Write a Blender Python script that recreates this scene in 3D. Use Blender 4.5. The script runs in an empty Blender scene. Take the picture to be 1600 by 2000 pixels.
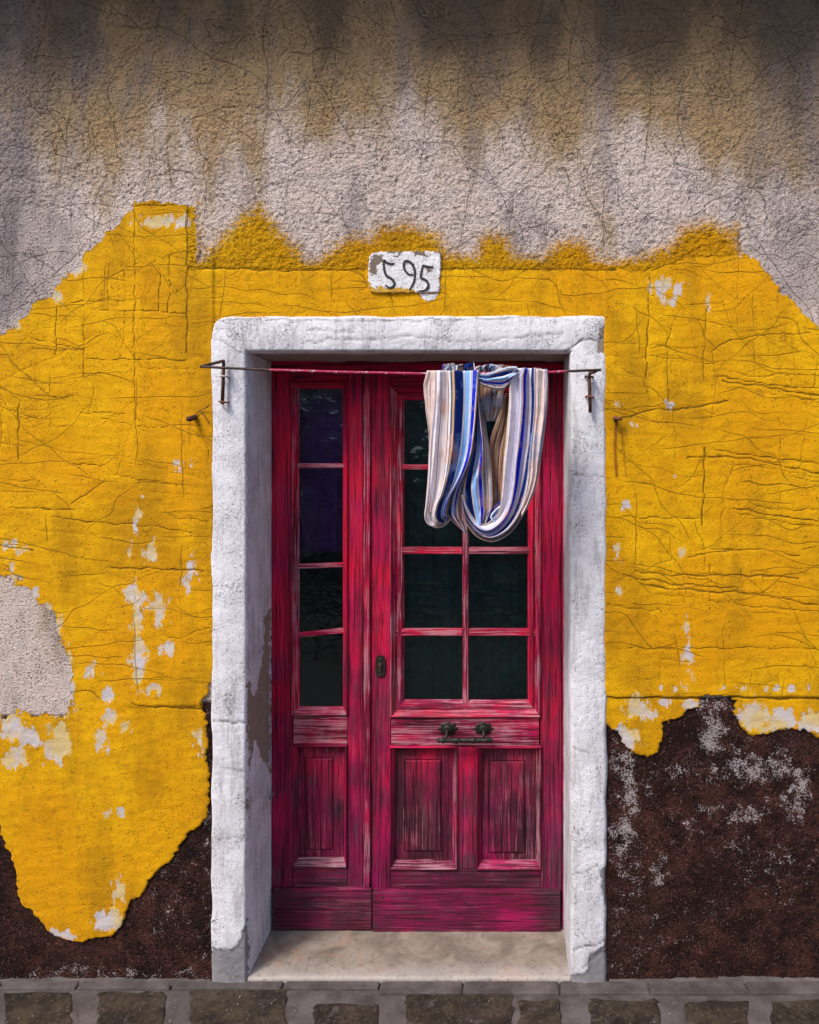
import bpy, bmesh, math, random
import numpy as np
from mathutils import Vector

random.seed(7)
S = bpy.context.scene
COL = S.collection

# ------------------------------------------------------------------ camera, sky, sun, exposure
# the street front is the plane y = 0, the street lies towards -y; 1 m of the front = 580 px of the photograph
PX = 580.0
CD = 2.5                                  # camera distance from the front
CX, CZ = 180.0 / PX, 1021.0 / PX + 0.0    # camera position (vanishing point 980, 887)
cam_d = bpy.data.cameras.new("camera")
cam = bpy.data.objects.new("camera", cam_d)
COL.objects.link(cam)
cam.location = (CX, -CD, CZ)
cam.rotation_euler = (math.pi / 2, 0, 0)
cam_d.sensor_width = 36.0
cam_d.lens = 36.0 * CD * PX / 2000.0
cam_d.shift_x = -180.0 / 2000.0
cam_d.shift_y = -113.0 / 2000.0
cam_d.clip_end = 500.0
S.camera = cam

SUN_DIR = Vector((-0.42, -0.52, 0.78)).normalized()     # towards the sun
world = bpy.data.worlds.new("World")
S.world = world
world.use_nodes = True
wn = world.node_tree
sky = wn.nodes.new("ShaderNodeTexSky")
sky.sky_type = 'NISHITA'
sky.sun_disc = False
sky.sun_elevation = math.asin(SUN_DIR.z)
sky.sun_rotation = math.atan2(SUN_DIR.x, SUN_DIR.y)
sky.air_density = 1.0
sky.dust_density = 3.0
wn.links.new(sky.outputs[0], wn.nodes["Background"].inputs[0])
wn.nodes["Background"].inputs[1].default_value = 0.13
sun_d = bpy.data.lights.new("sun", 'SUN')
sun = bpy.data.objects.new("sun", sun_d)
COL.objects.link(sun)
sun_d.energy = 1.5
sun_d.angle = math.radians(14)
sun_d.color = (1.0, 0.95, 0.88)
sun.rotation_euler = SUN_DIR.to_track_quat('Z', 'Y').to_euler()
S.view_settings.view_transform = 'Standard'
S.view_settings.look = 'None'
S.view_settings.exposure = 0.72
S.view_settings.gamma = 1.0
S.view_settings.use_curve_mapping = False


# ------------------------------------------------------------------ helpers
def P(px, py, y=0.0):
    """a point of the place: measured pixel + its real distance -> metres"""
    k = (CD + y) / CD / PX
    return Vector((CX + (px - 980.0) * k, y, CZ + (887.0 - py) * k))


def tag(o, label=None, cat=None, group=None, kind=None):
    if label: o['label'] = label
    if cat: o['category'] = cat
    if group: o['group'] = group
    if kind: o['kind'] = kind
    return o


def empty(name, loc, label=None, cat=None, group=None, kind=None):
    o = bpy.data.objects.new(name, None)
    o.empty_display_size = 0.1
    COL.objects.link(o)
    o.location = loc
    return tag(o, label, cat, group, kind)


def link(name, me, mat, parent=None, smooth=True):
    """one mesh object; vertices are given in world metres and stored relative to the parent's base"""
    o = bpy.data.objects.new(name, me)
    COL.objects.link(o)
    if mat: me.materials.append(mat)
    if parent is not None:
        off = Vector((0, 0, 0))
        p = parent
        while p is not None:
            off += Vector(p.location)
            p = p.parent
        if off.length > 1e-9:
            n = len(me.vertices)
            co = np.empty(n * 3, np.float32)
            me.vertices.foreach_get("co", co)
            co = co.reshape(-1, 3) - np.array(off, np.float32)
            me.vertices.foreach_set("co", co.ravel())
        o.parent = parent
    if smooth is not None:
        me.polygons.foreach_set("use_smooth", np.full(len(me.polygons), bool(smooth)))
    me.update()
    return o


def bm_link(name, bm, mat, parent=None, smooth=False):
    bmesh.ops.recalc_face_normals(bm, faces=bm.faces[:])
    me = bpy.data.meshes.new(name)
    bm.to_mesh(me)
    bm.free()
    return link(name, me, mat, parent, smooth)


def np_mesh(name, V, F):
    me = bpy.data.meshes.new(name)
    V = np.asarray(V, np.float32)
    F = np.asarray(F, np.int32)
    me.vertices.add(len(V))
    me.vertices.foreach_set("co", V.ravel())
    me.loops.add(F.size)
    me.loops.foreach_set("vertex_index", F.ravel())
    me.polygons.add(len(F))
    me.polygons.foreach_set("loop_start", np.arange(0, F.size, F.shape[1], dtype=np.int32))
    me.polygons.foreach_set("loop_total", np.full(len(F), F.shape[1], np.int32))
    me.update(calc_edges=True)
    me.validate()
    return me


def set_attr(me, name, vals):
    a = me.attributes.new(name, 'FLOAT', 'POINT')
    a.data.foreach_set('value', np.asarray(vals, np.float32))


def grid_faces(nu, nv):
    i = np.arange(nu - 1)[:, None]
    j = np.arange(nv - 1)[None, :]
    a = i * nv + j
    return np.stack([a, a + nv, a + nv + 1, a + 1], -1).reshape(-1, 4)


# --- numpy noise
_rng = np.random.RandomState(3)
_perm = _rng.permutation(4096)
_gr = _rng.uniform(0, 2 * np.pi, 4096)
_gx, _gy = np.cos(_gr), np.sin(_gr)


def perlin(x, y, seed=0):
    x = np.asarray(x, np.float64) + seed * 17.31
    y = np.asarray(y, np.float64) + seed * 5.77
    xi = np.floor(x).astype(np.int64)
    yi = np.floor(y).astype(np.int64)
    xf, yf = x - xi, y - yi
    u = xf * xf * xf * (xf * (xf * 6 - 15) + 10)
    v = yf * yf * yf * (yf * (yf * 6 - 15) + 10)

    def g(ix, iy, dx, dy):
        h = _perm[(_perm[ix & 4095] + iy) & 4095]
        return _gx[h] * dx + _gy[h] * dy
    n00 = g(xi, yi, xf, yf)
    n10 = g(xi + 1, yi, xf - 1, yf)
    n01 = g(xi, yi + 1, xf, yf - 1)
    n11 = g(xi + 1, yi + 1, xf - 1, yf - 1)
    return ((n00 * (1 - u) + n10 * u) * (1 - v) + (n01 * (1 - u) + n11 * u) * v) * 1.5


def fbm(x, y, octs=4, seed=0, gain=0.5):
    a, s, t = 1.0, 0.0, 0.0
    for k in range(octs):
        s = s + a * perlin(x * 2 ** k, y * 2 ** k, seed + k)
        t += a
        a *= gain
    return s / t


def smooth(e0, e1, x):
    t = np.clip((x - e0) / (e1 - e0), 0, 1)
    return t * t * (3 - 2 * t)


def poly_sd(px, py, poly):
    """signed distance in px, positive inside"""
    d2 = np.full(px.shape, 1e12)
    ins = np.zeros(px.shape, bool)
    n = len(poly)
    for k in range(n):
        x0, y0 = poly[k]
        x1, y1 = poly[(k + 1) % n]
        ex, ey = x1 - x0, y1 - y0
        wx, wy = px - x0, py - y0
        t = np.clip((wx * ex + wy * ey) / (ex * ex + ey * ey + 1e-9), 0, 1)
        d2 = np.minimum(d2, (wx - ex * t) ** 2 + (wy - ey * t) ** 2)
        if y0 != y1:
            c = (y0 > py) != (y1 > py)
            ins ^= c & (px < (x1 - x0) * (py - y0) / (y1 - y0) + x0)
    return np.where(ins, 1, -1) * np.sqrt(d2)


def blobs_sd(px, py, blobs):
    out = np.full(px.shape, -60.0)
    for cx, cy, rx, ry in blobs:
        m = (abs(px - cx) < rx * 3 + 40) & (abs(py - cy) < ry * 3 + 40)
        d = (1 - np.sqrt(((px[m] - cx) / rx) ** 2 + ((py[m] - cy) / ry) ** 2)) * min(rx, ry)
        out[m] = np.maximum(out[m], d)
    return out


def crease(px, py, lines, out):
    """soft grooves along polylines: (pts, half width, depth)"""
    for pts, w, a in lines:
        w = max(1.5, w * .78)
        for (x0, y0), (x1, y1) in zip(pts[:-1], pts[1:]):
            m = (px > min(x0, x1) - 3 * w) & (px < max(x0, x1) + 3 * w) & (py > min(y0, y1) - 3 * w) & (py < max(y0, y1) + 3 * w)
            if not m.any(): continue
            ex, ey = x1 - x0, y1 - y0
            wx, wy = px[m] - x0, py[m] - y0
            t = np.clip((wx * ex + wy * ey) / (ex * ex + ey * ey + 1e-9), 0, 1)
            d = np.sqrt((wx - ex * t) ** 2 + (wy - ey * t) ** 2)
            out[m] = np.maximum(out[m], a * np.exp(-(d / w) ** 2))
    return out


# --- shader helpers
class NT:
    def __init__(s, name):
        s.m = bpy.data.materials.new(name)
        s.m.use_nodes = True
        s.t = s.m.node_tree
        s.b = s.t.nodes["Principled BSDF"]
        s.out = s.t.nodes["Material Output"]
        s.co = s.t.nodes.new("ShaderNodeTexCoord").outputs['Object']

    def n(s, typ, **kw):
        nd = s.t.nodes.new(typ)
        for k, v in kw.items(): setattr(nd, k, v)
        return nd

    def put(s, sock, v):
        if v is None: return
        if isinstance(v, bpy.types.NodeSocket): s.t.links.new(v, sock)
        elif isinstance(v, (tuple, list)) and len(v) == 3 and len(sock.default_value) == 4: sock.default_value = (*v, 1)
        else: sock.default_value = v

    def map(s, scale=(1, 1, 1), loc=(0, 0, 0), rot=(0, 0, 0), vec=None):
        nd = s.n("ShaderNodeMapping")
        s.put(nd.inputs[0], vec or s.co)
        nd.inputs['Scale'].default_value = scale
        nd.inputs['Location'].default_value = loc
        nd.inputs['Rotation'].default_value = rot
        return nd.outputs[0]

    def noise(s, scale, detail=3, rough=0.55, vec=None, dist=0.0, w=None):
        nd = s.n("ShaderNodeTexNoise")
        if w is not None:
            nd.noise_dimensions = '4D'
            s.put(nd.inputs['W'], w)
        s.put(nd.inputs['Vector'], vec or s.co)
        nd.inputs['Scale'].default_value = scale
        nd.inputs['Detail'].default_value = detail
        nd.inputs['Roughness'].default_value = rough
        nd.inputs['Distortion'].default_value = dist
        return nd.outputs[0]

    def vor(s, scale, vec=None, feature='F1', rnd=1.0):
        nd = s.n("ShaderNodeTexVoronoi", feature=feature)
        s.put(nd.inputs['Vector'], vec or s.co)
        nd.inputs['Scale'].default_value = scale
        nd.inputs['Randomness'].default_value = rnd
        return nd.outputs['Distance']

    def attr(s, name):
        return s.n("ShaderNodeAttribute", attribute_name=name).outputs['Fac']

    def math(s, op, a, b=None, c=None, clamp=False):
        nd = s.n("ShaderNodeMath", operation=op, use_clamp=clamp)
        s.put(nd.inputs[0], a)
        s.put(nd.inputs[1], b)
        s.put(nd.inputs[2], c)
        return nd.outputs[0]

    def ss(s, v, lo, hi, a=0.0, b=1.0):
        nd = s.n("ShaderNodeMapRange", interpolation_type='SMOOTHSTEP')
        s.put(nd.inputs[0], v)
        nd.inputs[1].default_value, nd.inputs[2].default_value = lo, hi
        nd.inputs[3].default_value, nd.inputs[4].default_value = a, b
        return nd.outputs[0]

    def mix(s, f, a, b, blend='MIX'):
        nd = s.n("ShaderNodeMix", data_type='RGBA', blend_type=blend)
        s.put(nd.inputs[0], f)
        s.put(nd.inputs[6], a)
        s.put(nd.inputs[7], b)
        return nd.outputs[2]

    def ramp(s, f, stops, interp='LINEAR'):
        nd = s.n("ShaderNodeValToRGB")
        nd.color_ramp.interpolation = interp
        el = nd.color_ramp.elements
        while len(el) > 1: el.remove(el[0])
        for k, (p, c) in enumerate(stops):
            e = el[0] if k == 0 else el.new(p)
            e.position = p
            e.color = (*c, 1)
        s.put(nd.inputs[0], f)
        return nd.outputs[0]

    def sep(s, vec=None):
        nd = s.n("ShaderNodeSeparateXYZ")
        s.put(nd.inputs[0], vec or s.co)
        return nd.outputs

    def bump(s, h, strength, dist, normal=None):
        nd = s.n("ShaderNodeBump")
        s.put(nd.inputs['Height'], h)
        nd.inputs['Strength'].default_value = strength
        nd.inputs['Distance'].default_value = dist
        s.put(nd.inputs['Normal'], normal)
        return nd.outputs[0]

    def done(s, col, rough=0.9, normal=None, metal=None, spec=None):
        s.put(s.b.inputs['Base Color'], col)
        s.put(s.b.inputs['Roughness'], rough)
        s.put(s.b.inputs['Normal'], normal)
        s.put(s.b.inputs['Metallic'], metal)
        if spec is not None: s.b.inputs['Specular IOR Level'].default_value = spec
        return s.m


# ------------------------------------------------------------------ materials
def mat_wall():
    s = NT("wall_plaster")
    A = s.attr
    nf = s.noise(230, 3, .6)
    nm = s.noise(75, 3, .6)
    nl = s.noise(14, 4, .6)
    nx = s.noise(2.2, 4, .55)
    grain = s.noise(140, 3, .66, dist=.25)
    cover = s.noise(9, 4, .6)
    edge = s.math('ADD', s.math('MULTIPLY', s.math('SUBTRACT', nf, .5), 2.2), s.math('MULTIPLY', s.math('SUBTRACT', nm, .5), 2.0))
    edge = s.math('MULTIPLY', edge, A('amp'))
    soft = s.math('MULTIPLY_ADD', s.math('MAXIMUM', s.math('SUBTRACT', A('amp'), .5), 0), .75, .05)
    yel = s.ss(s.math('DIVIDE', s.math('ADD', A('yel'), edge), soft), -1, 1)

    warp = s.noise(2.6, 2, .5)
    wig = s.noise(14, 3, .6)

    def lines(deg, freq, bend, seed, keep=.47, wid=.0022):
        # long thin scratches of one direction: irregular parallel lines, bent a little and broken into lengths
        t = s.sep(s.map(rot=(0, math.radians(deg), 0), loc=(seed, 0, seed * 1.7)))
        ac = s.math('ADD', t[2], s.math('MULTIPLY', s.math('SUBTRACT', warp, .5), bend))
        ac = s.math('ADD', ac, s.math('MULTIPLY', s.math('SUBTRACT', wig, .5), .012))
        vo = s.n("ShaderNodeTexVoronoi", voronoi_dimensions='1D', feature='DISTANCE_TO_EDGE')
        s.put(vo.inputs['W'], ac)
        vo.inputs['Scale'].default_value = freq
        cb = s.n("ShaderNodeCombineXYZ")
        s.put(cb.inputs[0], s.math('MULTIPLY', t[0], 2.6))
        s.put(cb.inputs[2], s.math('MULTIPLY', ac, 9.0))
        seg = s.noise(1.0, 2, .5, vec=cb.outputs[0])
        return s.math('MULTIPLY', s.ss(vo.outputs['Distance'], wid * freq, wid * freq * .3), s.ss(seg, keep, keep + .09))
    webs = [lines(-62, 10, .25, 1.3), lines(-25, 10, .3, 4.1), lines(8, 9, .25, 7.7, .46), lines(38, 10, .3, 2.9), lines(82, 9, .2, 9.2), lines(60, 8, .6, 5.5), lines(-40, 8, .6, 3.6)]
    webh = [lines(4, 11, .12, 6.1, .48), lines(-7, 10, .16, 8.3, .49), lines(90, 8, .14, 2.2, .53), lines(-12, 9, .3, 5.9, .49), lines(30, 8, .35, 1.9, .50), lines(-42, 8, .35, 7.1, .50)]
    web, wyh = webs[0], webh[0]
    for w_ in webs[1:]: web = s.math('MAXIMUM', web, w_)
    for w_ in webh[1:]: wyh = s.math('MAXIMUM', wyh, w_)
    # ---- bare render above: pinkish lime wash wearing off to tan and grey, streaked dirt and painted shade at the top
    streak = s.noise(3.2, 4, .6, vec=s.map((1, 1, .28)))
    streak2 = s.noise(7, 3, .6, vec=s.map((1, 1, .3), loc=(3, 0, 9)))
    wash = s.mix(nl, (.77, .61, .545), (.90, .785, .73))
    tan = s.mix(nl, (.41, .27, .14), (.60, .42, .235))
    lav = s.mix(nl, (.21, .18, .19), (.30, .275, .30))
    top_shade = s.mix(nl, (.105, .082, .062), (.17, .135, .10))  # dark tone for the top: shade put into the colour, with streaked dirt
    g = s.math('ADD', A('grime_shade'), s.math('MULTIPLY', s.math('SUBTRACT', streak, .5), .9))
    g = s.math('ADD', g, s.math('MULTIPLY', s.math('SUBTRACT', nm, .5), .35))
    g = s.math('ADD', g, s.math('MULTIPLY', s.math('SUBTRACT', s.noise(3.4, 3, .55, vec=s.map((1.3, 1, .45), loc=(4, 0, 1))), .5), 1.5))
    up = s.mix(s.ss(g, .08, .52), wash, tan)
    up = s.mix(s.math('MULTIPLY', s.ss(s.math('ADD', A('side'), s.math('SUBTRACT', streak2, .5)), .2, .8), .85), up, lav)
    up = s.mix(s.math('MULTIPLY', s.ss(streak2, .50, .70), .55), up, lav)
    up = s.mix(s.math('MULTIPLY', s.ss(g, .58, 1.05), .75), up, top_shade)
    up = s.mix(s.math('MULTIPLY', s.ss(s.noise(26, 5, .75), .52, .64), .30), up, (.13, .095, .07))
    up = s.mix(s.math('MULTIPLY', s.ss(s.math('ADD', grain, s.math('MULTIPLY', s.math('SUBTRACT', cover, .5), .30)),   .54, .66), .72), up, (.055, .034, .026))  # dark pores: dirt plus grain shadow put into the colour
    # ---- dark red-brown plinth with salt bloom
    br = s.mix(s.ss(nl, .3, .72), (.014, .005, .0042), (.105, .036, .026))
    br = s.mix(s.math('MULTIPLY', s.ss(nx, .5, .7), .5), br, (.050, .024, .015))
    br = s.mix(s.math('MULTIPLY', s.ss(s.noise(3.2, 4, .6, vec=s.map((1, 1, 1), loc=(5, 0, 5))), .44, .6), .8), br, (.011, .004, .0035))
    br = s.mix(s.ss(grain, .50, .38), br, (.008, .003, .003))
    br = s.mix(s.math('MULTIPLY', s.ss(nf, .565, .66), s.ss(nm, .4, .6)), br, (.26, .12, .11))
    salt = s.math('ADD', A('salt'), s.math('MULTIPLY', s.math('SUBTRACT', s.noise(170, 3, .65), .5), 4.2))
    salt = s.math('ADD', salt, s.math('MULTIPLY', s.math('SUBTRACT', s.noise(24, 4, .65), .5), 3.4))
    br = s.mix(s.math('MULTIPLY', s.ss(salt, .50, 1.0), .85), br, (.50, .44, .45))
    base = s.mix(A('brn'), up, br)
    # ---- whitewash left where yellow has flaked
    # ---- yellow
    yc = s.mix(s.ss(nl, .25, .75), (.68, .335, .0015), (.86, .465, .002))
    yc = s.mix(s.ss(nx, .42, .60), yc, (.76, .35, .0015))
    yc = s.mix(s.math('MULTIPLY', s.ss(s.noise(2.6, 5, .65, vec=s.map((1, 1, .7), loc=(11, 0, 3))), .50, .66), .55), yc, (.50, .225, .002))
    ys = s.noise(5, 4, .65, vec=s.map((1, 1, .35), loc=(7, 0, 2)))
    yc = s.mix(s.math('MULTIPLY', s.ss(ys, .47, .68), .72), yc, (.44, .215, .003))
    yc = s.mix(s.math('MULTIPLY', s.ss(s.noise(40, 4, .7), .56, .66), .45), yc, (.36, .17, .006))
    yc = s.mix(s.math('MULTIPLY', s.ss(s.noise(190, 2, .5), .635, .69), .85), yc, (.12, .055, .008))
    yc = s.mix(s.math('MULTIPLY', s.ss(nf, .5, .68), .18), yc, (.36, .15, .002))
    yc = s.mix(s.math('MULTIPLY', s.math('MULTIPLY', A('rough'), s.ss(grain, .54, .66)), .5), yc, (.20, .085, .004))
    yc = s.mix(s.math('MULTIPLY', s.ss(A('rust'), .1, .9), .8), yc, (.22, .06, .012))
    pv = s.math('ADD', A('pale'), s.math('MULTIPLY', edge, .9))
    pv = s.math('ADD', pv, s.math('MULTIPLY', s.math('SUBTRACT', s.noise(38, 5, .7, vec=s.map((1, 1, .5))), .5), 8.0))
    pcol = s.mix(s.ss(s.noise(9, 3), .4, .62), (.60, .545, .56), (.66, .50, .22))
    yc = s.mix(s.ss(pv, 0, .25), yc, pcol)
    col = s.mix(yel, base, yc)
    hand = s.math('MULTIPLY', s.ss(s.math('ADD', A('crack'), s.math('MULTIPLY', s.math('SUBTRACT', nm, .5), .45)), .34, .80), .9)
    wsel = s.math('ADD', s.math('MULTIPLY', wyh, s.math('MULTIPLY', yel, .30)), s.math('MULTIPLY', web, s.math('SUBTRACT', .66, s.math('MULTIPLY', yel, .45))))
    wsel = s.math('MULTIPLY', wsel, s.math('MULTIPLY', A('upw'), s.math('SUBTRACT', 1.0, A('brn'))), clamp=True)
    wsel = s.math('MAXIMUM', wsel, s.math('MULTIPLY', s.math('MULTIPLY', wyh, yel), s.math('MULTIPLY', A('smo'), .8)))
    ck = s.math('MAXIMUM', hand, wsel)
    col = s.mix(s.math('MULTIPLY', ck, .85, clamp=True), col, s.mix(yel, (.045, .034, .030), (.14, .078, .006)))
    h = s.math('ADD', s.math('MULTIPLY', grain, s.math('MULTIPLY_ADD', A('rough'), 1.35, .12)), s.math('MULTIPLY', nf, .17))
    h = s.math('SUBTRACT', s.math('ADD', h, s.math('MULTIPLY', yel, .08)), s.math('MULTIPLY', ck, .22))
    return s.done(col, .92, s.bump(h, 1.0, .012), spec=.2)


def mat_white():
    s = NT("white_limewash")
    A = s.attr
    nf = s.noise(210, 3, .6)
    nm = s.noise(60, 4, .62)
    nl = s.noise(9, 4, .6)
    c = s.mix(s.ss(nl, .35, .65), (.68, .675, .725), (.83, .83, .89))
    c = s.mix(s.math('MULTIPLY', s.ss(s.noise(30, 5, .7, vec=s.map((1, 1, .16))), .50, .66), .6), c, (.43, .41, .43))
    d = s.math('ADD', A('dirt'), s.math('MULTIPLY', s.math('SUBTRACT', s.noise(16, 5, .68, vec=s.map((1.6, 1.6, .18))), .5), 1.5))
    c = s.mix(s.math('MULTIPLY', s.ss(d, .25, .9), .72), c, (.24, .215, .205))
    bv = s.math('ADD', A('bare'), s.math('MULTIPLY', s.math('SUBTRACT', nm, .5), 2.2))
    bare = s.mix(s.noise(20, 4, .6), (.24, .19, .14), (.40, .335, .26))
    c = s.mix(s.ss(bv, -.08, .08), c, bare)
    gv = s.math('ADD', A('grey'), s.math('MULTIPLY', s.math('SUBTRACT', nm, .5), 2.0))
    c = s.mix(s.math('MULTIPLY', s.ss(gv, -.1, .15), .9), c, s.mix(s.noise(18, 4, .65), (.075, .07, .072), (.33, .32, .35)))
    clus = s.math('MULTIPLY', s.math('SUBTRACT', s.noise(8, 4, .65), .5), .45)
    pits = s.math('ADD', s.ss(s.math('ADD', s.noise(180, 3, .6, dist=.3), clus), .635, .69), s.math('MULTIPLY', s.ss(s.math('ADD', nm, clus), .70, .76), .5), clamp=True)
    c = s.mix(s.math('MULTIPLY', s.ss(s.math('ADD', s.noise(110, 4, .75), clus), .52, .64), .42), c, (.36, .33, .35))
    c = s.mix(s.math('MULTIPLY', pits, .8), c, (.09, .072, .065))
    c = s.mix(s.math('MULTIPLY', A('crack'), .85, clamp=True), c, (.07, .055, .048))
    h = s.math('ADD', s.math('MULTIPLY', nf, .5), s.math('MULTIPLY', nm, .9))
    h = s.math('SUBTRACT', h, s.math('MULTIPLY', pits, .5))
    h = s.math('SUBTRACT', h, s.math('MULTIPLY', s.ss(bv, -.08, .08), .5))
    return s.done(c, .88, s.bump(h, .8, .004), spec=.3)


def mat_wood(name, horizontal, pale=0.0, dark=0.0):
    s = NT(name)
    rnd = s.math('MULTIPLY', s.n("ShaderNodeObjectInfo").outputs['Random'], 37.0)
    st = (.02, 1, 1) if horizontal else (1, 1, .02)
    st2 = (.06, 1, 1) if horizontal else (1, 1, .06)
    v, v2 = s.map(st), s.map(st2)
    fine = s.noise(360, 3, .65, vec=v, w=rnd, dist=.15)
    mid = s.noise(140, 3, .6, vec=v, w=rnd, dist=.3)
    big = s.noise(24, 4, .65, vec=v2, w=rnd)
    blotch = s.noise(5.5, 4, .6, w=rnd)
    z = s.sep()[2]
    zz = s.math('ADD', z, s.math('MULTIPLY', s.math('SUBTRACT', blotch, .5), 1.3))
    high = s.ss(zz, .15, 1.25)                       # the foot of the door takes the weather
    red = s.mix(s.ss(blotch, .35, .65), (.50, .0010, .072), (.72, .0018, .042))
    plum = s.mix(s.ss(blotch, .35, .65), (.19, .0025, .050), (.36, .003, .092))
    c = s.mix(high, plum, red)
    c = s.mix(s.math('MULTIPLY', s.ss(big, .46, .64), .75), c, (.10, .004, .022))
    greyw = s.ss(s.math('ADD', s.noise(3.4, 4, .6, w=rnd), s.math('MULTIPLY', s.math('SUBTRACT', mid, .5), .8)), .5, .66)
    greyf = s.math('MULTIPLY', greyw, s.math('SUBTRACT', .75, s.math('MULTIPLY', high, .68)))
    c = s.mix(greyf, c, (.060, .040, .054))
    if dark:
        c = s.mix(s.math('MULTIPLY', s.ss(s.noise(4.2, 4, .6, vec=s.map((1, 1, .6)), w=rnd), .36, .60), dark * 1.15, clamp=True), c, (.026, .012, .021))
    # pale worn fibres
    wear = s.math('ADD', fine, s.math('MULTIPLY', s.math('SUBTRACT', s.noise(7, 4, .65, w=rnd), .5), .55))
    wear = s.math('ADD', wear, s.math('MULTIPLY', s.math('SUBTRACT', mid, .5), .35))
    c = s.mix(s.math('MULTIPLY', s.ss(wear, .585 - pale * .115, .68 - pale * .10), .30 + pale * .52), c, s.mix(pale, (.50, .13, .20), (.50, .30, .345)))
    # dark open grain
    dk = s.ss(s.math('ADD', s.math('MULTIPLY', fine, .6), s.math('MULTIPLY', mid, .4)), .495, .43)
    c = s.mix(s.math('MULTIPLY', dk, .9), c, (.022, .003, .010))
    h = s.math('ADD', s.math('MULTIPLY', fine, .6), mid)
    return s.done(c, s.ss(fine, .3, .7, .55, .8), s.bump(h, .8, .003), spec=.3)


def mat_simple(name, c0, c1, scale=60, rough=.8, bstr=.4, bdist=.002, metal=None, spec=.4):
    s = NT(name)
    n1 = s.noise(scale, 4, .62)
    n2 = s.noise(scale * .2, 4, .6)
    c = s.mix(s.ss(n1, .3, .7), c0, c1)
    c = s.mix(s.math('MULTIPLY', s.ss(n2, .5, .7), .5), c, tuple(x * .5 for x in c0))
    return s.done(c, rough, s.bump(n1, bstr, bdist), metal=metal, spec=spec)


def mat_rod():
    s = NT("rusty_rod_with_pink_paint")
    x = s.sep()[0]
    n = s.noise(130, 4, .65)
    rust = s.mix(s.ss(n, .35, .65), (.030, .017, .013), (.085, .04, .027))
    paint = s.mix(s.ss(n, .54, .62), (.42, .01, .075), (.55, .36, .42))
    f = s.math('MULTIPLY', s.ss(x, -.437, -.428), s.ss(x, .49, .478))
    return s.done(s.mix(f, rust, paint), .7, s.bump(n, .5, .0015))


def mat_stone():
    s = NT("threshold_limestone")
    n = s.noise(9, 5, .6, dist=.6)
    c = s.mix(s.ss(n, .35, .65), (.19, .155, .125), (.33, .275, .225))
    c = s.mix(s.ss(s.noise(5, 5, .6, dist=1.2), .56, .66), c, (.36, .235, .165))
    c = s.mix(s.math('MULTIPLY', s.ss(s.noise(30, 5, .7), .55, .7), .45), c, (.17, .135, .11))
    v = s.ss(s.vor(3.4, vec=s.map((1, 1, 1), vec=s.co), feature='DISTANCE_TO_EDGE'), .007, .0)
    vn = s.math('MULTIPLY', v, s.ss(s.noise(6, 2), .45, .6))
    c = s.mix(s.math('MULTIPLY', vn, .7), c, (.12, .08, .06))
    c = s.mix(s.ss(s.noise(240, 2), .68, .72), c, (.62, .58, .55))
    yy = s.math('ADD', s.sep()[1], s.math('MULTIPLY', s.math('SUBTRACT', s.noise(8, 4, .6), .5), .16))
    c = s.mix(s.math('MULTIPLY', s.ss(yy, .09, .0), .55), c, (.50, .46, .44))
    c = s.mix(s.math('MULTIPLY', s.ss(s.noise(60, 5, .7), .54, .66), .5), c, (.11, .085, .07))
    return s.done(c, .7, s.bump(s.noise(80, 4), .4, .002))


def mat_paving(name, dark):
    s = NT(name)
    rnd = s.math('MULTIPLY', s.n("ShaderNodeObjectInfo").outputs['Random'], 19.0)
    n = s.noise(90, 4, .7, w=rnd)
    n2 = s.noise(11, 4, .6, w=rnd)
    if dark:
        c = s.mix(s.ss(n2, .35, .65), (.016, .011, .008), (.060, .043, .028))
        c = s.mix(s.ss(n, .53, .66), c, (.085, .064, .044))
        c = s.mix(s.ss(n, .45, .36), c, (.012, .009, .007))
        c = s.mix(s.math('MULTIPLY', s.ss(s.noise(16, 5, .7, w=rnd), .55, .66), .6), c, (.10, .088, .085))
    else:
        c = s.mix(s.ss(n2, .3, .7), (.060, .050, .047), (.135, .116, .114))
        c = s.mix(s.math('MULTIPLY', s.ss(n, .56, .66), .6), c, (.055, .046, .042))
        c = s.mix(s.ss(s.noise(300, 2, .5, w=rnd), .70, .74), c, (.4, .37, .37))
    return s.done(c, .8, s.bump(n, .7, .004), spec=.35)


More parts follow.
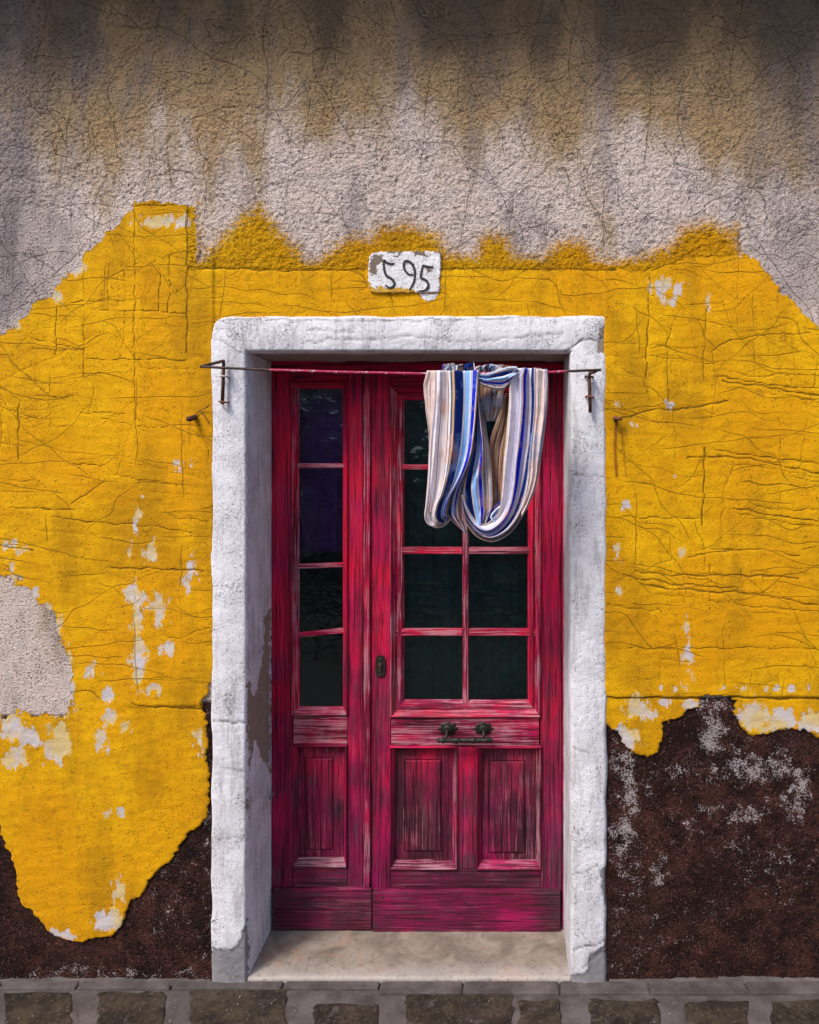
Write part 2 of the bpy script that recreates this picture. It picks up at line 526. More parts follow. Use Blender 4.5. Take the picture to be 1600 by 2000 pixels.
def mat_cloth(name, second=False, brown=False):
    s = NT(name)
    uvn = s.n("ShaderNodeUVMap").outputs[0]
    uv = s.sep(uvn)
    u = uv[0]
    W, TN, NV, RB, PB, LV, GR, OC = (.86, .80, .83), (.60, .36, .19), (.002, .022, .17), (.002, .020, .74), (.26, .52, .98), (.30, .28, .40), (.16, .16, .21), (.45, .27, .18)
    st = [(0, (.76, .61, .57)), (.11, LV), (.135, W), (.19, GR), (.198, W), (.245, (.72, .60, .58)), (.285, GR), (.293, W), (.325, (.02, .10, .17)), (.355, TN), (.388, NV),
          (.505, W), (.532, (.08, .16, .34)), (.538, PB), (.575, (.08, .16, .34)), (.581, PB), (.612, W), (.632, (.08, .16, .34)), (.638, W), (.652, RB), (.712, W), (.725, TN), (.75, (.06, .15, .24)),
          (.77, (.52, .42, .40)), (.81, GR), (.818, (.56, .47, .46)), (.86, LV), (.88, (.06, .08, .14)), (.888, OC), (.93, (.06, .08, .14)), (.938, (.50, .45, .47))]
    if second:
        st = [(0, (.68, .56, .52)), (.05, W), (.21, (.60, .58, .78)), (.255, GR), (.262, (.66, .63, .80)), (.32, (.03, .13, .22)), (.35, TN), (.395, RB), (.50, (.56, .53, .72)), (.545, GR), (.552, W), (.60, NV), (.685, (.58, .52, .62)), (.72, (.05, .07, .14)), (.735, W), (.80, GR), (.806, (.62, .52, .53)), (.88, (.04, .13, .20)), (.91, LV), (.94, TN), (.97, (.5, .45, .47))]
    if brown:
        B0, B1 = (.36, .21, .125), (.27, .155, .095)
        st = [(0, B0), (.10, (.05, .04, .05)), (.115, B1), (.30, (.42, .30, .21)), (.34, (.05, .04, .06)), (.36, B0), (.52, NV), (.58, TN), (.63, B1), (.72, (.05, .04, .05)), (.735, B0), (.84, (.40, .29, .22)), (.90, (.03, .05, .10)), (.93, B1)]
    c = s.ramp(u, st, 'CONSTANT')
    n = s.noise(14, 4, .6)
    c = s.mix(s.math('MULTIPLY', s.ss(n, .50, .66), .5), c, s.mix(s.ss(s.noise(9, 2), .42, .58), (.62, .30, .19), (.36, .52, .78)))
    w = s.n("ShaderNodeTexWave", wave_type='BANDS', bands_direction='X')
    s.put(w.inputs['Vector'], uvn)
    w.inputs['Scale'].default_value = 20
    w.inputs['Distortion'].default_value = 0
    c = s.mix(s.math('MULTIPLY', s.ss(w.outputs[1], .90, .98), .35), c, (.10, .11, .18))
    weave = s.noise(700, 1, .5)
    c = s.mix(s.math('MULTIPLY', s.ss(weave, .5, .7), .12), c, (.1, .1, .1))
    return s.done(c, .97, s.bump(s.math('ADD', s.noise(45, 3, .5), s.math('MULTIPLY', s.noise(30, 3, .55, vec=s.map((3, 3, .35))), 1.2)), .7, .005), spec=.08)


def mat_glass():
    s = NT("rippled_glass")
    tr = s.n("ShaderNodeBsdfTransparent")
    tr.inputs[0].default_value = (.50, .74, .74, 1)
    gl = s.n("ShaderNodeBsdfGlossy")
    gl.inputs['Roughness'].default_value = .04
    gl.inputs['Color'].default_value = (.9, .95, .95, 1)
    h = s.math('ADD', s.noise(26, 2, .5, dist=.8), s.math('MULTIPLY', s.noise(75, 2, .5, dist=.6), .35))
    b = s.bump(s.math('MULTIPLY', h, s.ss(s.noise(5.5, 2), .52, .68, .30, 1.0)), 1.0, .007)
    s.put(gl.inputs['Normal'], b)
    fr = s.n("ShaderNodeFresnel")
    fr.inputs[0].default_value = 1.5
    s.put(fr.inputs['Normal'], b)
    mx = s.n("ShaderNodeMixShader")
    s.put(mx.inputs[0], fr.outputs[0])
    s.t.links.new(tr.outputs[0], mx.inputs[1])
    s.t.links.new(gl.outputs[0], mx.inputs[2])
    s.t.links.new(mx.outputs[0], s.out.inputs[0])
    return s.m


def mat_plate():
    s = NT("number_plate_limewash")
    A = s.attr
    n = s.noise(70, 4, .6)
    c = s.mix(s.ss(s.noise(25, 3), .35, .65), (.70, .69, .72), (.82, .82, .85))
    pv = s.math('ADD', A('bare'), s.math('MULTIPLY', s.math('SUBTRACT', n, .5), 2.2))
    c = s.mix(s.ss(pv, -.05, .05), c, s.mix(n, (.12, .085, .06), (.24, .19, .15)))
    yv = s.math('ADD', A('yel'), s.math('MULTIPLY', s.math('SUBTRACT', n, .5), 2.4))
    c = s.mix(s.ss(yv, -.05, .1), c, (.60, .34, .03))
    c = s.mix(s.math('MULTIPLY', s.ss(s.noise(190, 2, .5), .60, .66), .85), c, (.13, .09, .065))
    return s.done(c, .85, s.bump(s.noise(150, 3), .6, .003))


M = dict(
    wall=mat_wall(), white=mat_white(), plate=mat_plate(), cloth=mat_cloth('striped_cotton'), cloth2=mat_cloth('striped_cotton_far_end', True), cloth3=mat_cloth('striped_cotton_underside', brown=True), glass=mat_glass(), rod=mat_rod(), stone=mat_stone(),
    wv=mat_wood("red_wood_upright_grain", False), wh=mat_wood("red_wood_level_grain", True),
    wvp=mat_wood("worn_red_wood_upright_grain", False, pale=.75), whp=mat_wood("worn_red_wood_level_grain", True, pale=.8),
    pan=mat_wood("weathered_panel_wood", False, pale=.22, dark=.75), kick=mat_wood("weathered_board_wood", True, pale=.12, dark=.5),
    iron=mat_simple("dark_iron", (.018, .018, .017), (.055, .052, .045), 140, .55, .5, .0015, metal=.6),
    rust=mat_simple("rusty_iron", (.040, .018, .012), (.13, .05, .028), 160, .8, .6, .0015),
    rustlight=mat_simple("bright_rust", (.14, .05, .025), (.30, .12, .06), 160, .85, .6, .0015),
    ink=mat_simple("black_brush_paint", (.010, .010, .011), (.030, .028, .028), 120, .6, .3, .001),
    sett=mat_paving("dark_paving_stone", True), mortar=mat_paving("grey_mortar", False),
    curtain_v=mat_simple("violet_curtain_cloth", (.62, .02, .34), (.80, .04, .48), 30, .9, .3, .002),
    curtain_d=mat_simple("dark_curtain_cloth", (.03, .13, .135), (.20, .17, .20), 30, .9, .3, .002),
    room=mat_simple("room_plaster", (.05, .045, .045), (.07, .06, .06), 8, .9),
    tiles=mat_simple("clay_roof_tile", (.22, .09, .05), (.32, .15, .09), 14, .9),
    unseen_wood=mat_simple("unseen_board_wood", (.06, .045, .033), (.10, .075, .055), 20, .9),
    ground=mat_simple("worn_street_stone", (.085, .075, .07), (.15, .135, .125), 10, .85, .6, .004),
    gritm=mat_simple("grey_grit", (.16, .145, .14), (.30, .28, .27), 60, .9),
    thread=mat_simple("pale_wire", (.45, .42, .38), (.6, .57, .5), 60, .7),
)

# ------------------------------------------------------------------ the house: wall in three skins of plaster
house = empty("house", (0, 0, 0), "old plastered house front with peeling yellow paint over grey and dark brown render", "house")

YEL = [(-900, 700), (-100, 700), (0, 655), (30, 632), (70, 592), (100, 578), (125, 545), (160, 505), (195, 470), (235, 435), (256, 414), (262, 396), (300, 391), (345, 400), (384, 401),
       (388, 450), (392, 508), (412, 478), (450, 445), (475, 415), (510, 402), (530, 420), (552, 455), (580, 475), (596, 508), (622, 508), (650, 480), (690, 462), (720, 462), (745, 440),
       (800, 438), (850, 455), (880, 490), (925, 500), (940, 462), (965, 450), (990, 462), (1003, 498), (1060, 500), (1090, 472), (1140, 465), (1170, 505), (1200, 512), (1260, 500),
       (1310, 475), (1328, 445), (1390, 432), (1420, 452), (1442, 440), (1449, 490), (1480, 510), (1520, 560), (1560, 600), (1600, 642), (1700, 720), (1800, 760), (2400, 800),
       (2400, 1440), (1700, 1440), (1600, 1442), (1575, 1430), (1540, 1425), (1500, 1437), (1470, 1440), (1447, 1420), (1430, 1390), (1438, 1370), (1420, 1358), (1375, 1362),
       (1362, 1382), (1320, 1400), (1298, 1412), (1297, 1440), (1285, 1468), (1265, 1478), (1240, 1470), (1220, 1455), (1205, 1435), (1190, 1415), (1160, 1400), (1000, 1300), (1000, 800), (600, 800), (430, 1300),
       (400, 1366), (398, 1385), (405, 1440), (407, 1500), (409, 1560), (404, 1600), (385, 1622), (362, 1632), (350, 1655), (335, 1680), (310, 1698), (290, 1720), (278, 1752), (255, 1757),
       (250, 1780), (236, 1810), (215, 1828), (190, 1830), (160, 1840), (130, 1838), (100, 1826), (75, 1795), (45, 1765), (36, 1745), (30, 1700), (15, 1660), (5, 1630), (0, 1600), (-40, 1570), (-100, 1580), (-200, 1500), (-900, 1520)]
PATCH = [(-300, 1120), (-100, 1100), (0, 1118), (40, 1138), (80, 1180), (103, 1200), (114, 1240), (130, 1272), (141, 1310), (136, 1340), (147, 1375), (130, 1396), (90, 1392), (60, 1390), (0, 1392), (-100, 1396), (-300, 1380)]
SMOOTH_TOP = [(-900, 400), (367, 402), (369, 524), (700, 527), (1200, 527), (1250, 532), (1300, 520), (1330, 505), (1447, 498), (1500, 480), (2400, 480), (2400, 2400), (-900, 2400)]
PALE = [(272, 1010, 7, 20), (293, 1080, 15, 18), (255, 1080, 8, 12), (265, 1165, 16, 30), (272, 1215, 12, 28), (272, 1270, 15, 36), (312, 1190, 17, 32), (372, 1130, 9, 26), (350, 905, 15, 9), (330, 1262, 14, 10),
        (22, 1420, 22, 30), (30, 1480, 25, 25), (60, 1440, 22, 20), (115, 1445, 24, 40), (95, 1478, 9, 20), (292, 1345, 26, 12), (275, 1320, 10, 20), (200, 1440, 14, 22), (218, 1398, 18, 12), (245, 1420, 8, 10), (210, 1360, 12, 14), (178, 1310, 9, 14),
        (388, 1440, 8, 20), (222, 1795, 22, 22), (200, 1790, 12, 18), (232, 1740, 10, 26), (115, 1825, 22, 12), (212, 1594, 4, 5), (240, 1584, 4, 4), (325, 434, 45, 11), (1343, 1255, 7, 42), (1338, 1340, 7, 7),
        (1300, 560, 35, 14), (1308, 590, 8, 10), (1382, 590, 9, 10), (1250, 1385, 32, 16), (1300, 1372, 12, 9), (1228, 1440, 22, 22), (1215, 1425, 12, 14), (1345, 1376, 22, 9), (1240, 1380, 10, 20), (1470, 1402, 32, 26), (1530, 1405, 28, 24), (1580, 1412, 26, 22), (1630, 1412, 30, 22), (1500, 1425, 30, 10),
        (25, 1065, 14, 8), (40, 1080, 8, 8), (25, 1105, 10, 10), (1208, 1080, 5, 14), (1330, 1078, 5, 4), (150, 520, 16, 18), (112, 580, 10, 12), (35, 640, 9, 6), (1206, 790, 3, 3), (1235, 830, 4, 5), (1305, 790, 3, 3), (1307, 930, 3, 3), (1225, 988, 6, 4), (1205, 1160, 5, 6)]
PALE += [(20, 1128, 14, 6), (62, 1158, 14, 9), (92, 1188, 12, 10), (114, 1228, 9, 16), (134, 1290, 9, 18), (141, 1345, 9, 20), (120, 1396, 22, 9)]
PALE += [(x, 1344, 3.5, 2.5) for x in (1288, 1312, 1336, 1414, 1438, 1467, 1492, 1518, 1545, 1581)]
SALT = [(1395, 1425, 16, 60, 1.0), (1228, 1530, 16, 70, .95), (1222, 1640, 14, 60, .95), (1205, 1490, 8, 40, .6), (1330, 1495, 34, 12, .7), (1470, 1505, 46, 20, .95), (1530, 1490, 22, 24, .8), (1420, 1590, 55, 12, .55), (1470, 1585, 40, 10, .85), (1545, 1580, 20, 18, .8), (1560, 1540, 16, 30, .8), (1440, 1465, 40, 10, .5), (1330, 1510, 60, 20, .45),
        (1285, 1705, 10, 20, .75), (1300, 1650, 12, 10, .55), (1270, 1790, 18, 10, .55), (1320, 1840, 30, 10, .45), (1245, 1850, 15, 30, .4), (1500, 1680, 70, 40, .42), (1210, 1750, 8, 130, .45), (1370, 1630, 30, 20, .4),
        (407, 1500, 4, 90, .5), (404, 1690, 4, 200, .55), (210, 1905, 260, 8, .55), (300, 1700, 60, 60, .3), (330, 1780, 40, 40, .32), (1395, 1372, 28, 8, .9), (1225, 1880, 20, 20, .4)]

CRACKS = [  # (points, half width px, depth) - scored and scratched lines, plaster joints
    ([(367, 402), (368, 525), (367, 690)], 3.0, .9), ([(370, 524), (560, 529), (716, 526)], 4, .75), ([(864, 524), (1040, 526), (1200, 529)], 4, .75), ([(262, 402), (370, 402)], 3, .6),
    ([(264, 405), (265, 560), (266, 820)], 2.6, .75), ([(264, 830), (280, 930), (276, 1010)], 3, .5), ([(110, 600), (110, 690)], 2.2, .8), ([(165, 620), (164, 740)], 2.2, .8), ([(130, 605), (129, 690)], 2, .6), ([(213, 520), (212, 605)], 2, .7), ([(232, 540), (231, 600)], 2, .6),
    ([(315, 520), (314, 610)], 2, .8), ([(334, 500), (333, 612)], 2, .8), ([(3, 770), (4, 870)], 2, .7), ([(38, 790), (38, 900)], 2.4, .8), ([(63, 660), (63, 690)], 2, .5),
    ([(140, 588), (265, 588)], 2.2, .8), ([(180, 606), (260, 609), (365, 612)], 2.2, .8), ([(60, 660), (165, 684)], 2.2, .75), ([(60, 682), (160, 684)], 2.2, .8), ([(170, 701), (370, 704)], 2.2, .8), ([(170, 706), (250, 707)], 1.8, .5), ([(270, 718), (405, 722)], 2.2, .6), ([(70, 774), (145, 776)], 2.4, .8), ([(95, 780), (140, 781)], 1.8, .5), ([(150, 805), (245, 807)], 2.4, .8), ([(40, 814), (85, 816)], 2.2, .8), ([(110, 833), (150, 834)], 2.2, .7),
    ([(0, 866), (38, 868)], 2, .7), ([(70, 831), (140, 832)], 2, .5), ([(200, 820), (300, 836), (330, 834)], 2.2, .7), ([(145, 905), (205, 908)], 2.4, .8), ([(190, 892), (300, 912), (410, 938)], 2.4, .55), ([(0, 938), (80, 941)], 2.2, .7), ([(220, 926), (300, 940), (350, 948)], 2.4, .75), ([(260, 955), (320, 962), (380, 968)], 2.2, .55),
    ([(20, 993), (145, 996)], 2.4, .85), ([(100, 1008), (200, 1023), (300, 1026), (380, 1040)], 2.6, .8), ([(140, 985), (205, 940)], 2.2, .8), ([(0, 1066), (65, 1074)], 2.6, .9), ([(60, 1035), (120, 1040), (250, 1048)], 2.4, .55), ([(210, 1109), (400, 1113)], 2.8, .9), ([(330, 1006), (412, 1018)], 2.2, .7), ([(75, 1150), (120, 1158), (220, 1160)], 2.2, .5),
    ([(0, 745), (50, 722), (120, 690), (180, 655)], 2.4, .55), ([(250, 600), (330, 625), (420, 650)], 2, .35), ([(200, 830), (240, 800), (300, 760)], 2.2, .5), ([(270, 790), (250, 860), (232, 930)], 2.6, .5), ([(190, 730), (175, 800)], 2.4, .6), ([(60, 880), (50, 930)], 2.2, .4), ([(360, 640), (372, 700)], 2, .5), ([(95, 980), (80, 1000), (60, 1040)], 2.2, .4), ([(145, 900), (150, 1000), (130, 1040)], 2.4, .4), ([(70, 1000), (62, 1110)], 2.2, .4), ([(300, 800), (272, 860)], 2, .45),
    ([(280, 1060), (410, 1062)], 2, .4), ([(335, 1195), (412, 1196)], 2, .5), ([(325, 1240), (370, 1250), (405, 1252)], 2.2, .6), ([(75, 1135), (140, 1160)], 2.2, .4), ([(345, 1246), (412, 1224)], 1.6, .7), ([(300, 1075), (250, 1015), (210, 985)], 2, .35), ([(265, 1110), (266, 1180)], 2, .6), ([(135, 1110), (135, 1240)], 2, .45), ([(190, 1150), (188, 1230)], 2, .45),
    ([(262, 1374), (300, 1380), (350, 1382), (398, 1386)], 2.4, 1.0), ([(300, 1320), (390, 1332)], 2.2, .6), ([(220, 1290), (225, 1340)], 2, .5), ([(60, 1578), (140, 1580)], 2, .4), ([(350, 1765), (360, 1768)], 2, .4), ([(260, 1490), (262, 1600)], 2.2, .35), ([(320, 1440), (322, 1560)], 2.6, .35), ([(140, 1480), (140, 1640)], 2.4, .3), ([(320, 1440), (345, 1520), (365, 1560)], 2, .5), ([(160, 1765), (225, 1770)], 2, .6),
    ([(385, 812), (392, 835), (405, 870), (412, 900)], 1.6, .7), ([(378, 822), (374, 880)], 2.2, .5),
    # right of the door
    ([(1266, 600), (1262, 740)], 2.4, .9), ([(1310, 640), (1302, 680), (1302, 740), (1307, 800)], 3.2, .7), ([(1383, 600), (1376, 660), (1373, 745)], 3.2, .7), ([(1180, 671), (1265, 673), (1330, 681), (1380, 680)], 2.6, .65), ([(1385, 690), (1420, 668), (1480, 655), (1580, 652)], 2.8, .75), ([(1180, 697), (1300, 699), (1360, 708), (1430, 715)], 2.6, .6), ([(1395, 724), (1470, 735), (1540, 733)], 2.4, .7), ([(1400, 735), (1500, 752), (1600, 760)], 2.8, .8), ([(1410, 745), (1500, 757), (1570, 770), (1600, 774)], 3, .85), ([(1430, 761), (1520, 772)], 2.2, .5), ([(1540, 775), (1600, 783)], 2.4, .8),
    ([(1260, 755), (1290, 775), (1318, 798)], 2.6, .7), ([(1255, 740), (1265, 780)], 2.4, .7), ([(1208, 820), (1262, 802), (1330, 800), (1420, 784)], 3, .85), ([(1330, 800), (1395, 808)], 2.6, .6), ([(1312, 805), (1320, 850), (1318, 895)], 3, .6), ([(1410, 590), (1432, 645), (1470, 690)], 2.4, .7), ([(1434, 605), (1440, 640)], 2.6, .6),
    ([(1376, 875), (1374, 960), (1371, 1025)], 2.8, .95), ([(1435, 905), (1412, 955), (1410, 1020), (1408, 1060)], 4.5, .55), ([(1340, 895), (1430, 892), (1500, 904), (1600, 925)], 3, .85), ([(1390, 877), (1470, 890), (1560, 900), (1600, 909)], 2.8, .8), ([(1410, 903), (1520, 918), (1600, 932)], 2.6, .6), ([(1535, 930), (1600, 940)], 2.4, .7), ([(1215, 852), (1290, 850)], 2.2, .4), ([(1250, 880), (1320, 905)], 2.2, .4),
    ([(1215, 1009), (1300, 1011), (1365, 1012)], 2.6, .8), ([(1330, 963), (1480, 965)], 2.2, .5), ([(1460, 985), (1550, 998), (1600, 992)], 2.6, .7), ([(1430, 992), (1520, 1008), (1595, 1019)], 3, .9), ([(1440, 1003), (1540, 1022), (1600, 1030)], 2.6, .7), ([(1500, 1030), (1600, 1045)], 2.2, .5), ([(1430, 985), (1460, 970), (1480, 962)], 2, .5), ([(1315, 960), (1330, 1000), (1360, 1070)], 2.4, .55), ([(1355, 1020), (1372, 1060), (1380, 1105)], 2.4, .7),
    ([(1180, 1073), (1230, 1072)], 2, .5), ([(1340, 1088), (1400, 1078), (1470, 1072), (1500, 1074), (1560, 1086)], 3, .7), ([(1370, 1072), (1480, 1073)], 2.4, .8), ([(1240, 1114), (1310, 1124), (1420, 1122), (1560, 1128)], 2.8, .85), ([(1220, 1124), (1320, 1140), (1440, 1150)], 3, .85), ([(1250, 1140), (1340, 1152), (1480, 1160), (1600, 1182)], 3, .85), ([(1260, 1156), (1380, 1170)], 2.4, .6), ([(1380, 1172), (1480, 1184), (1600, 1195)], 2.6, .7), ([(1310, 1050), (1310, 1120)], 2, .7), ([(1387, 1100), (1388, 1122)], 2, .7), ([(1447, 1110), (1447, 1148)], 2, .7), ([(1488, 1110), (1489, 1160)], 2, .7), ([(1562, 1165), (1562, 1175)], 2, .6), ([(1510, 1095), (1600, 1130)], 2.2, .6),
    ([(1180, 1178), (1270, 1192), (1290, 1190)], 2.6, .7), ([(1225, 1265), (1340, 1266), (1420, 1264), (1590, 1268)], 2.6, .7), ([(1290, 1286), (1350, 1292)], 2.2, .7), ([(1300, 1208), (1400, 1218)], 2.2, .4), ([(1540, 1222), (1600, 1210)], 2.2, .5), ([(1440, 1202), (1530, 1238)], 2.2, .5), ([(1414, 1220), (1415, 1340)], 2.6, .6), ([(1405, 1270), (1404, 1310)], 4, .4), ([(1520, 1310), (1520, 1345)], 1.8, .6), ([(1467, 1300), (1467, 1345)], 1.8, .6), ([(1288, 1290), (1288, 1345)], 1.8, .6), ([(1581, 1310), (1581, 1345)], 1.8, .6),
    ([(1186, 1360), (1250, 1361), (1340, 1365), (1365, 1364)], 3, 1.0), ([(1430, 1362), (1500, 1364), (1600, 1366)], 3.2, 1.0), ([(1443, 500), (1442, 600)], 2.2, .6), ([(1268, 540), (1267, 600)], 2.4, .7), ([(1390, 558), (1410, 600)], 2.2, .5), ([(1360, 830), (1400, 850), (1480, 858)], 2.2, .5), ([(1540, 800), (1600, 810)], 2, .4), ([(1430, 800), (1500, 822)], 2, .5), ([(1450, 836), (1450, 880)], 1.8, .7), ([(1524, 815), (1524, 880)], 1.8, .7), ([(1575, 820), (1562, 905)], 2.2, .6), ([(1522, 950), (1522, 985)], 2, .6), ([(1595, 965), (1598, 1015)], 2.2, .7), ([(1475, 690), (1472, 730)], 2, .7), ([(1500, 680), (1499, 730)], 2, .6), ([(1597, 710), (1585, 760)], 2.2, .7),
    ([(1197, 640), (1225, 680), (1240, 740), (1250, 780)], 1.6, .5), ([(1185, 745), (1200, 722), (1218, 700)], 1.6, .4), ([(1183, 1233), (1240, 1195), (1245, 1130)], 1.4, .5),
]


def rand_scratches(n, x0, x1, y0, y1, seed, wr=(1.3, 2.4), ar=(.2, .55), kinds=None):
    r = random.Random(seed)
    out = []
    for _ in range(n):
        x, y = r.uniform(x0, x1), r.uniform(y0, y1)
        a = r.choice(kinds)() if kinds else r.uniform(0, math.pi)
        L = r.uniform(40, 190)
        b = r.uniform(-.006, .006)
        pts = [(x, y)]
        for k in range(6):
            x += math.cos(a) * L / 6
            y += math.sin(a) * L / 6
            a += b * L / 6 + r.uniform(-.06, .06)
            pts.append((x, y))
        out.append((pts, r.uniform(*wr), r.uniform(*ar)))
    return out


_r = random.Random(5)
_hv = [lambda: _r.uniform(-.12, .2), lambda: _r.uniform(-.12, .2), lambda: 1.57 + _r.uniform(-.12, .12), lambda: _r.uniform(-.9, -.4), lambda: _r.uniform(.4, 1.2)]
CRACKS += rand_scratches(95, -40, 1640, 0, 520, 1, (1.4, 2.4), (.25, .75))
CRACKS += rand_scratches(55, -40, 420, 560, 1260, 2, (1.3, 2.2), (.15, .45), _hv)
CRACKS += rand_scratches(75, 1180, 1640, 560, 1350, 3, (1.3, 2.2), (.15, .45), _hv)
CRACKS += rand_scratches(22, 370, 1220, 535, 610, 4, (1.3, 2.2), (.15, .4), _hv)


def build_wall():
    step = 4.3e-3
    fx = np.arange(-1.42, 1.42, step)
    fz = np.arange(-0.03, 3.32, step)
    ox = np.geomspace(step, .6, 22)
    ox = np.cumsum(ox)
    ox = ox * (2.9 / ox[-1])
    gx = np.concatenate([fx[0] - ox[::-1], fx, fx[-1] + ox])
    oz = np.cumsum(np.geomspace(step, .15, 10))
    oz = oz * ((3.75 - fz[-1]) / oz[-1])
    gz = np.concatenate([fz, fz[-1] + oz])
    nx, nz = len(gx), len(gz)
    X, Z = np.meshgrid(gx, gz, indexing='ij')
    X, Z = X.ravel(), Z.ravel()
    px, py = 800 + PX * X, 1908 - PX * Z
    ys = poly_sd(px, py, YEL)
    ps = poly_sd(px, py, PATCH)
    warp = fbm(px / 38, py / 38, 3, 11) * 9 + fbm(px / 11, py / 11, 2, 15) * 5 + np.abs(fbm(px / 22, py / 22, 2, 17)) * 7 - 2
    low = smooth(1390, 1560, py) * (px < 420) + smooth(1395, 1440, py) * (px > 1180)   # crisp broken lower edge
    wl = warp * (1 - .30 * low)
    yv = np.minimum(ys + wl, -(ps + warp * 1.3 + fbm(px / 16, py / 40, 3, 19) * 14))
    rough = 1 - smooth(-3, 3, poly_sd(px, py, SMOOTH_TOP) + fbm(px / 20, py / 20, 2, 3) * 5)
    top = smooth(560, 480, py) * ((px > 384) & (px < 1449))
    amp = .35 + 2.4 * smooth(.2, .8, top) + .1 * smooth(300, 900, py) * (1 - low) - .2 * low
    brn = np.where(px < 700, smooth(1394, 1402, py + warp * .3 + 30 * smooth(340, 395, px)), smooth(1358, 1364, py + warp * .3))
    pale = blobs_sd(px, py, PALE)
    pale = np.where(pale > -59, pale, -60) / 10.0
    salt = np.full(px.shape, -.56)
    sx_, sy_ = px + fbm(px / 45, py / 45, 3, 111) * 34, py + fbm(px / 45, py / 45, 3, 115) * 34
    for cx, cy, rx, ry, a in [(q[0], q[1], q[2] * 1.15, q[3] * 1.15, min(1.05, q[4] + .08)) for q in SALT + [(1230, 1600, 12, 130, .6), (1250, 1700, 10, 60, .5), (1340, 1600, 30, 30, .4), (1440, 1660, 40, 25, .42), (1520, 1750, 40, 20, .36), (1380, 1780, 40, 16, .36), (1262, 1560, 14, 30, .5)]]:
        m = (abs(px - cx) < rx * 3 + 40) & (abs(py - cy) < ry * 3 + 40)
        salt[m] = np.maximum(salt[m], -.56 + 1.45 * a * np.exp(-(((sx_[m] - cx) / rx) ** 2 + ((sy_[m] - cy) / ry) ** 2) * .45))
    grime_shade = (1 - smooth(-60, 440, py)) * 1.0 + .22 * smooth(1050, 1650, px) * smooth(650, 200, py) + .16 * smooth(350, 0, px) * smooth(600, 200, py)  # worn tan and dirt, plus painted darkening towards the top and sides
    grime_shade = np.where(py > 900, .05, grime_shade)
    side = .62 * smooth(330, 0, px) * smooth(720, 560, py) + .55 * smooth(1250, 1600, px) * smooth(700, 560, py)  # sides greyed in the colour, partly as painted edge darkening
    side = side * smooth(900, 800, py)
    rust = np.zeros(px.shape)
    crease(px, py, [([(1203, 825), (1201, 880), (1204, 930)], 5, .9), ([(1212, 830), (1218, 880), (1222, 930)], 4, .6), ([(374, 822), (372, 860)], 5, .5)], rust)
    crack = np.zeros(px.shape)
    wob = fbm(px / 30, py / 30, 2, 21) * 5
    crease(px + wob, py + fbm(px / 30, py / 30, 2, 25) * 5, CRACKS, crack)
    # relief
    yin = smooth(-1.5, 2.5, yv)
    und = fbm(X / .55, Z / .55, 3, 31) * .010
    grain = fbm(X / .013, Z / .013, 2, 41)
    fine = fbm(X / .030, Z / .030, 2, 45)
    H = und + fine * (.0007 + .0014 * rough) + grain * (.0004 + .0050 * rough)
    H += yin * (1 - rough) * .0036 + brn * (1 - yin) * (-.004)
    H += brn * (1 - yin) * (grain * .0016 + fbm(X / .08, Z / .08, 3, 51) * .003)
    H += (1 - rough) * yin * (fbm(X / .09, Z / .03, 2, 61) * .0016)
    lip = smooth(1364, 1358, py + warp * .3) * (px > 1180) * yin + smooth(1388, 1380, py + .02 * px + warp * .2) * smooth(230, 280, px) * (px < 420) * yin
    H += lip * .0055
    H -= crack * .0016
    H -= smooth(0, .6, pale) * yin * .0012
    H -= smooth(380, 366, px) * 0
    V = np.stack([X, -H, Z], -1)
    F = grid_faces(nx, nz)
    c = F.mean(1)
    fpx, fpy = px[F].mean(1), py[F].mean(1)
    hole = (fpx > 448) & (fpx < 1148) & (fpy > 652)
    F, fpx, fpy = F[~hole], fpx[~hole], fpy[~hole]
    fy, fb = yv[F].mean(1), brn[F].mean(1)
    kind = np.where(fy > 0, 1, np.where((fb > .5) & (fpy > 1300), 2, 0))
    att = dict(yel=yv / 10, amp=amp, brn=brn, pale=pale, salt=salt, grime_shade=grime_shade, smo=(py < 1366) * (1 - brn) * .8, upw=smooth(900, 700, py), side=side, rust=rust, crack=crack, rough=np.maximum(rough, (1 - yin) * .9))
    for k, name in enumerate(("bare_render", "yellow_plaster", "plinth")):
        f = F[kind == k]
        idx, inv = np.unique(f.ravel(), return_inverse=True)
        me = np_mesh(name, V[idx], inv.reshape(-1, 4))
        for a, v in att.items(): set_attr(me, a, v[idx])
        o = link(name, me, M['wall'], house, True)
        o['label'] = ("rough grey and pinkish render, streaked and painted darker at the top", "flaking yellow plaster", "dark red-brown plinth with white salt bloom")[k]


build_wall()

# --- rest of the building: side walls, back, an unseen overhang added to shade the wall top, dark room behind the door


def add_box(bm, x0, x1, y0, y1, z0, z1):
    vs = [bm.verts.new(p) for p in ((x0, y0, z0), (x1, y0, z0), (x1, y1, z0), (x0, y1, z0), (x0, y0, z1), (x1, y0, z1), (x1, y1, z1), (x0, y1, z1))]
    for f in ((0, 3, 2, 1), (4, 5, 6, 7), (0, 1, 5, 4), (1, 2, 6, 5), (2, 3, 7, 6), (3, 0, 4, 7)):
        bm.faces.new([vs[i] for i in f])
    return vs


bm = bmesh.new()
for b in ((-4.3, -4.15, .06, 4.0, -.05, 3.72), (4.15, 4.3, .06, 4.0, -.05, 3.72), (-4.15, 4.15, 3.85, 4.0, -.05, 3.72), (-4.15, 4.15, .33, 3.85, -.06, -.004)):
    add_box(bm, *b)
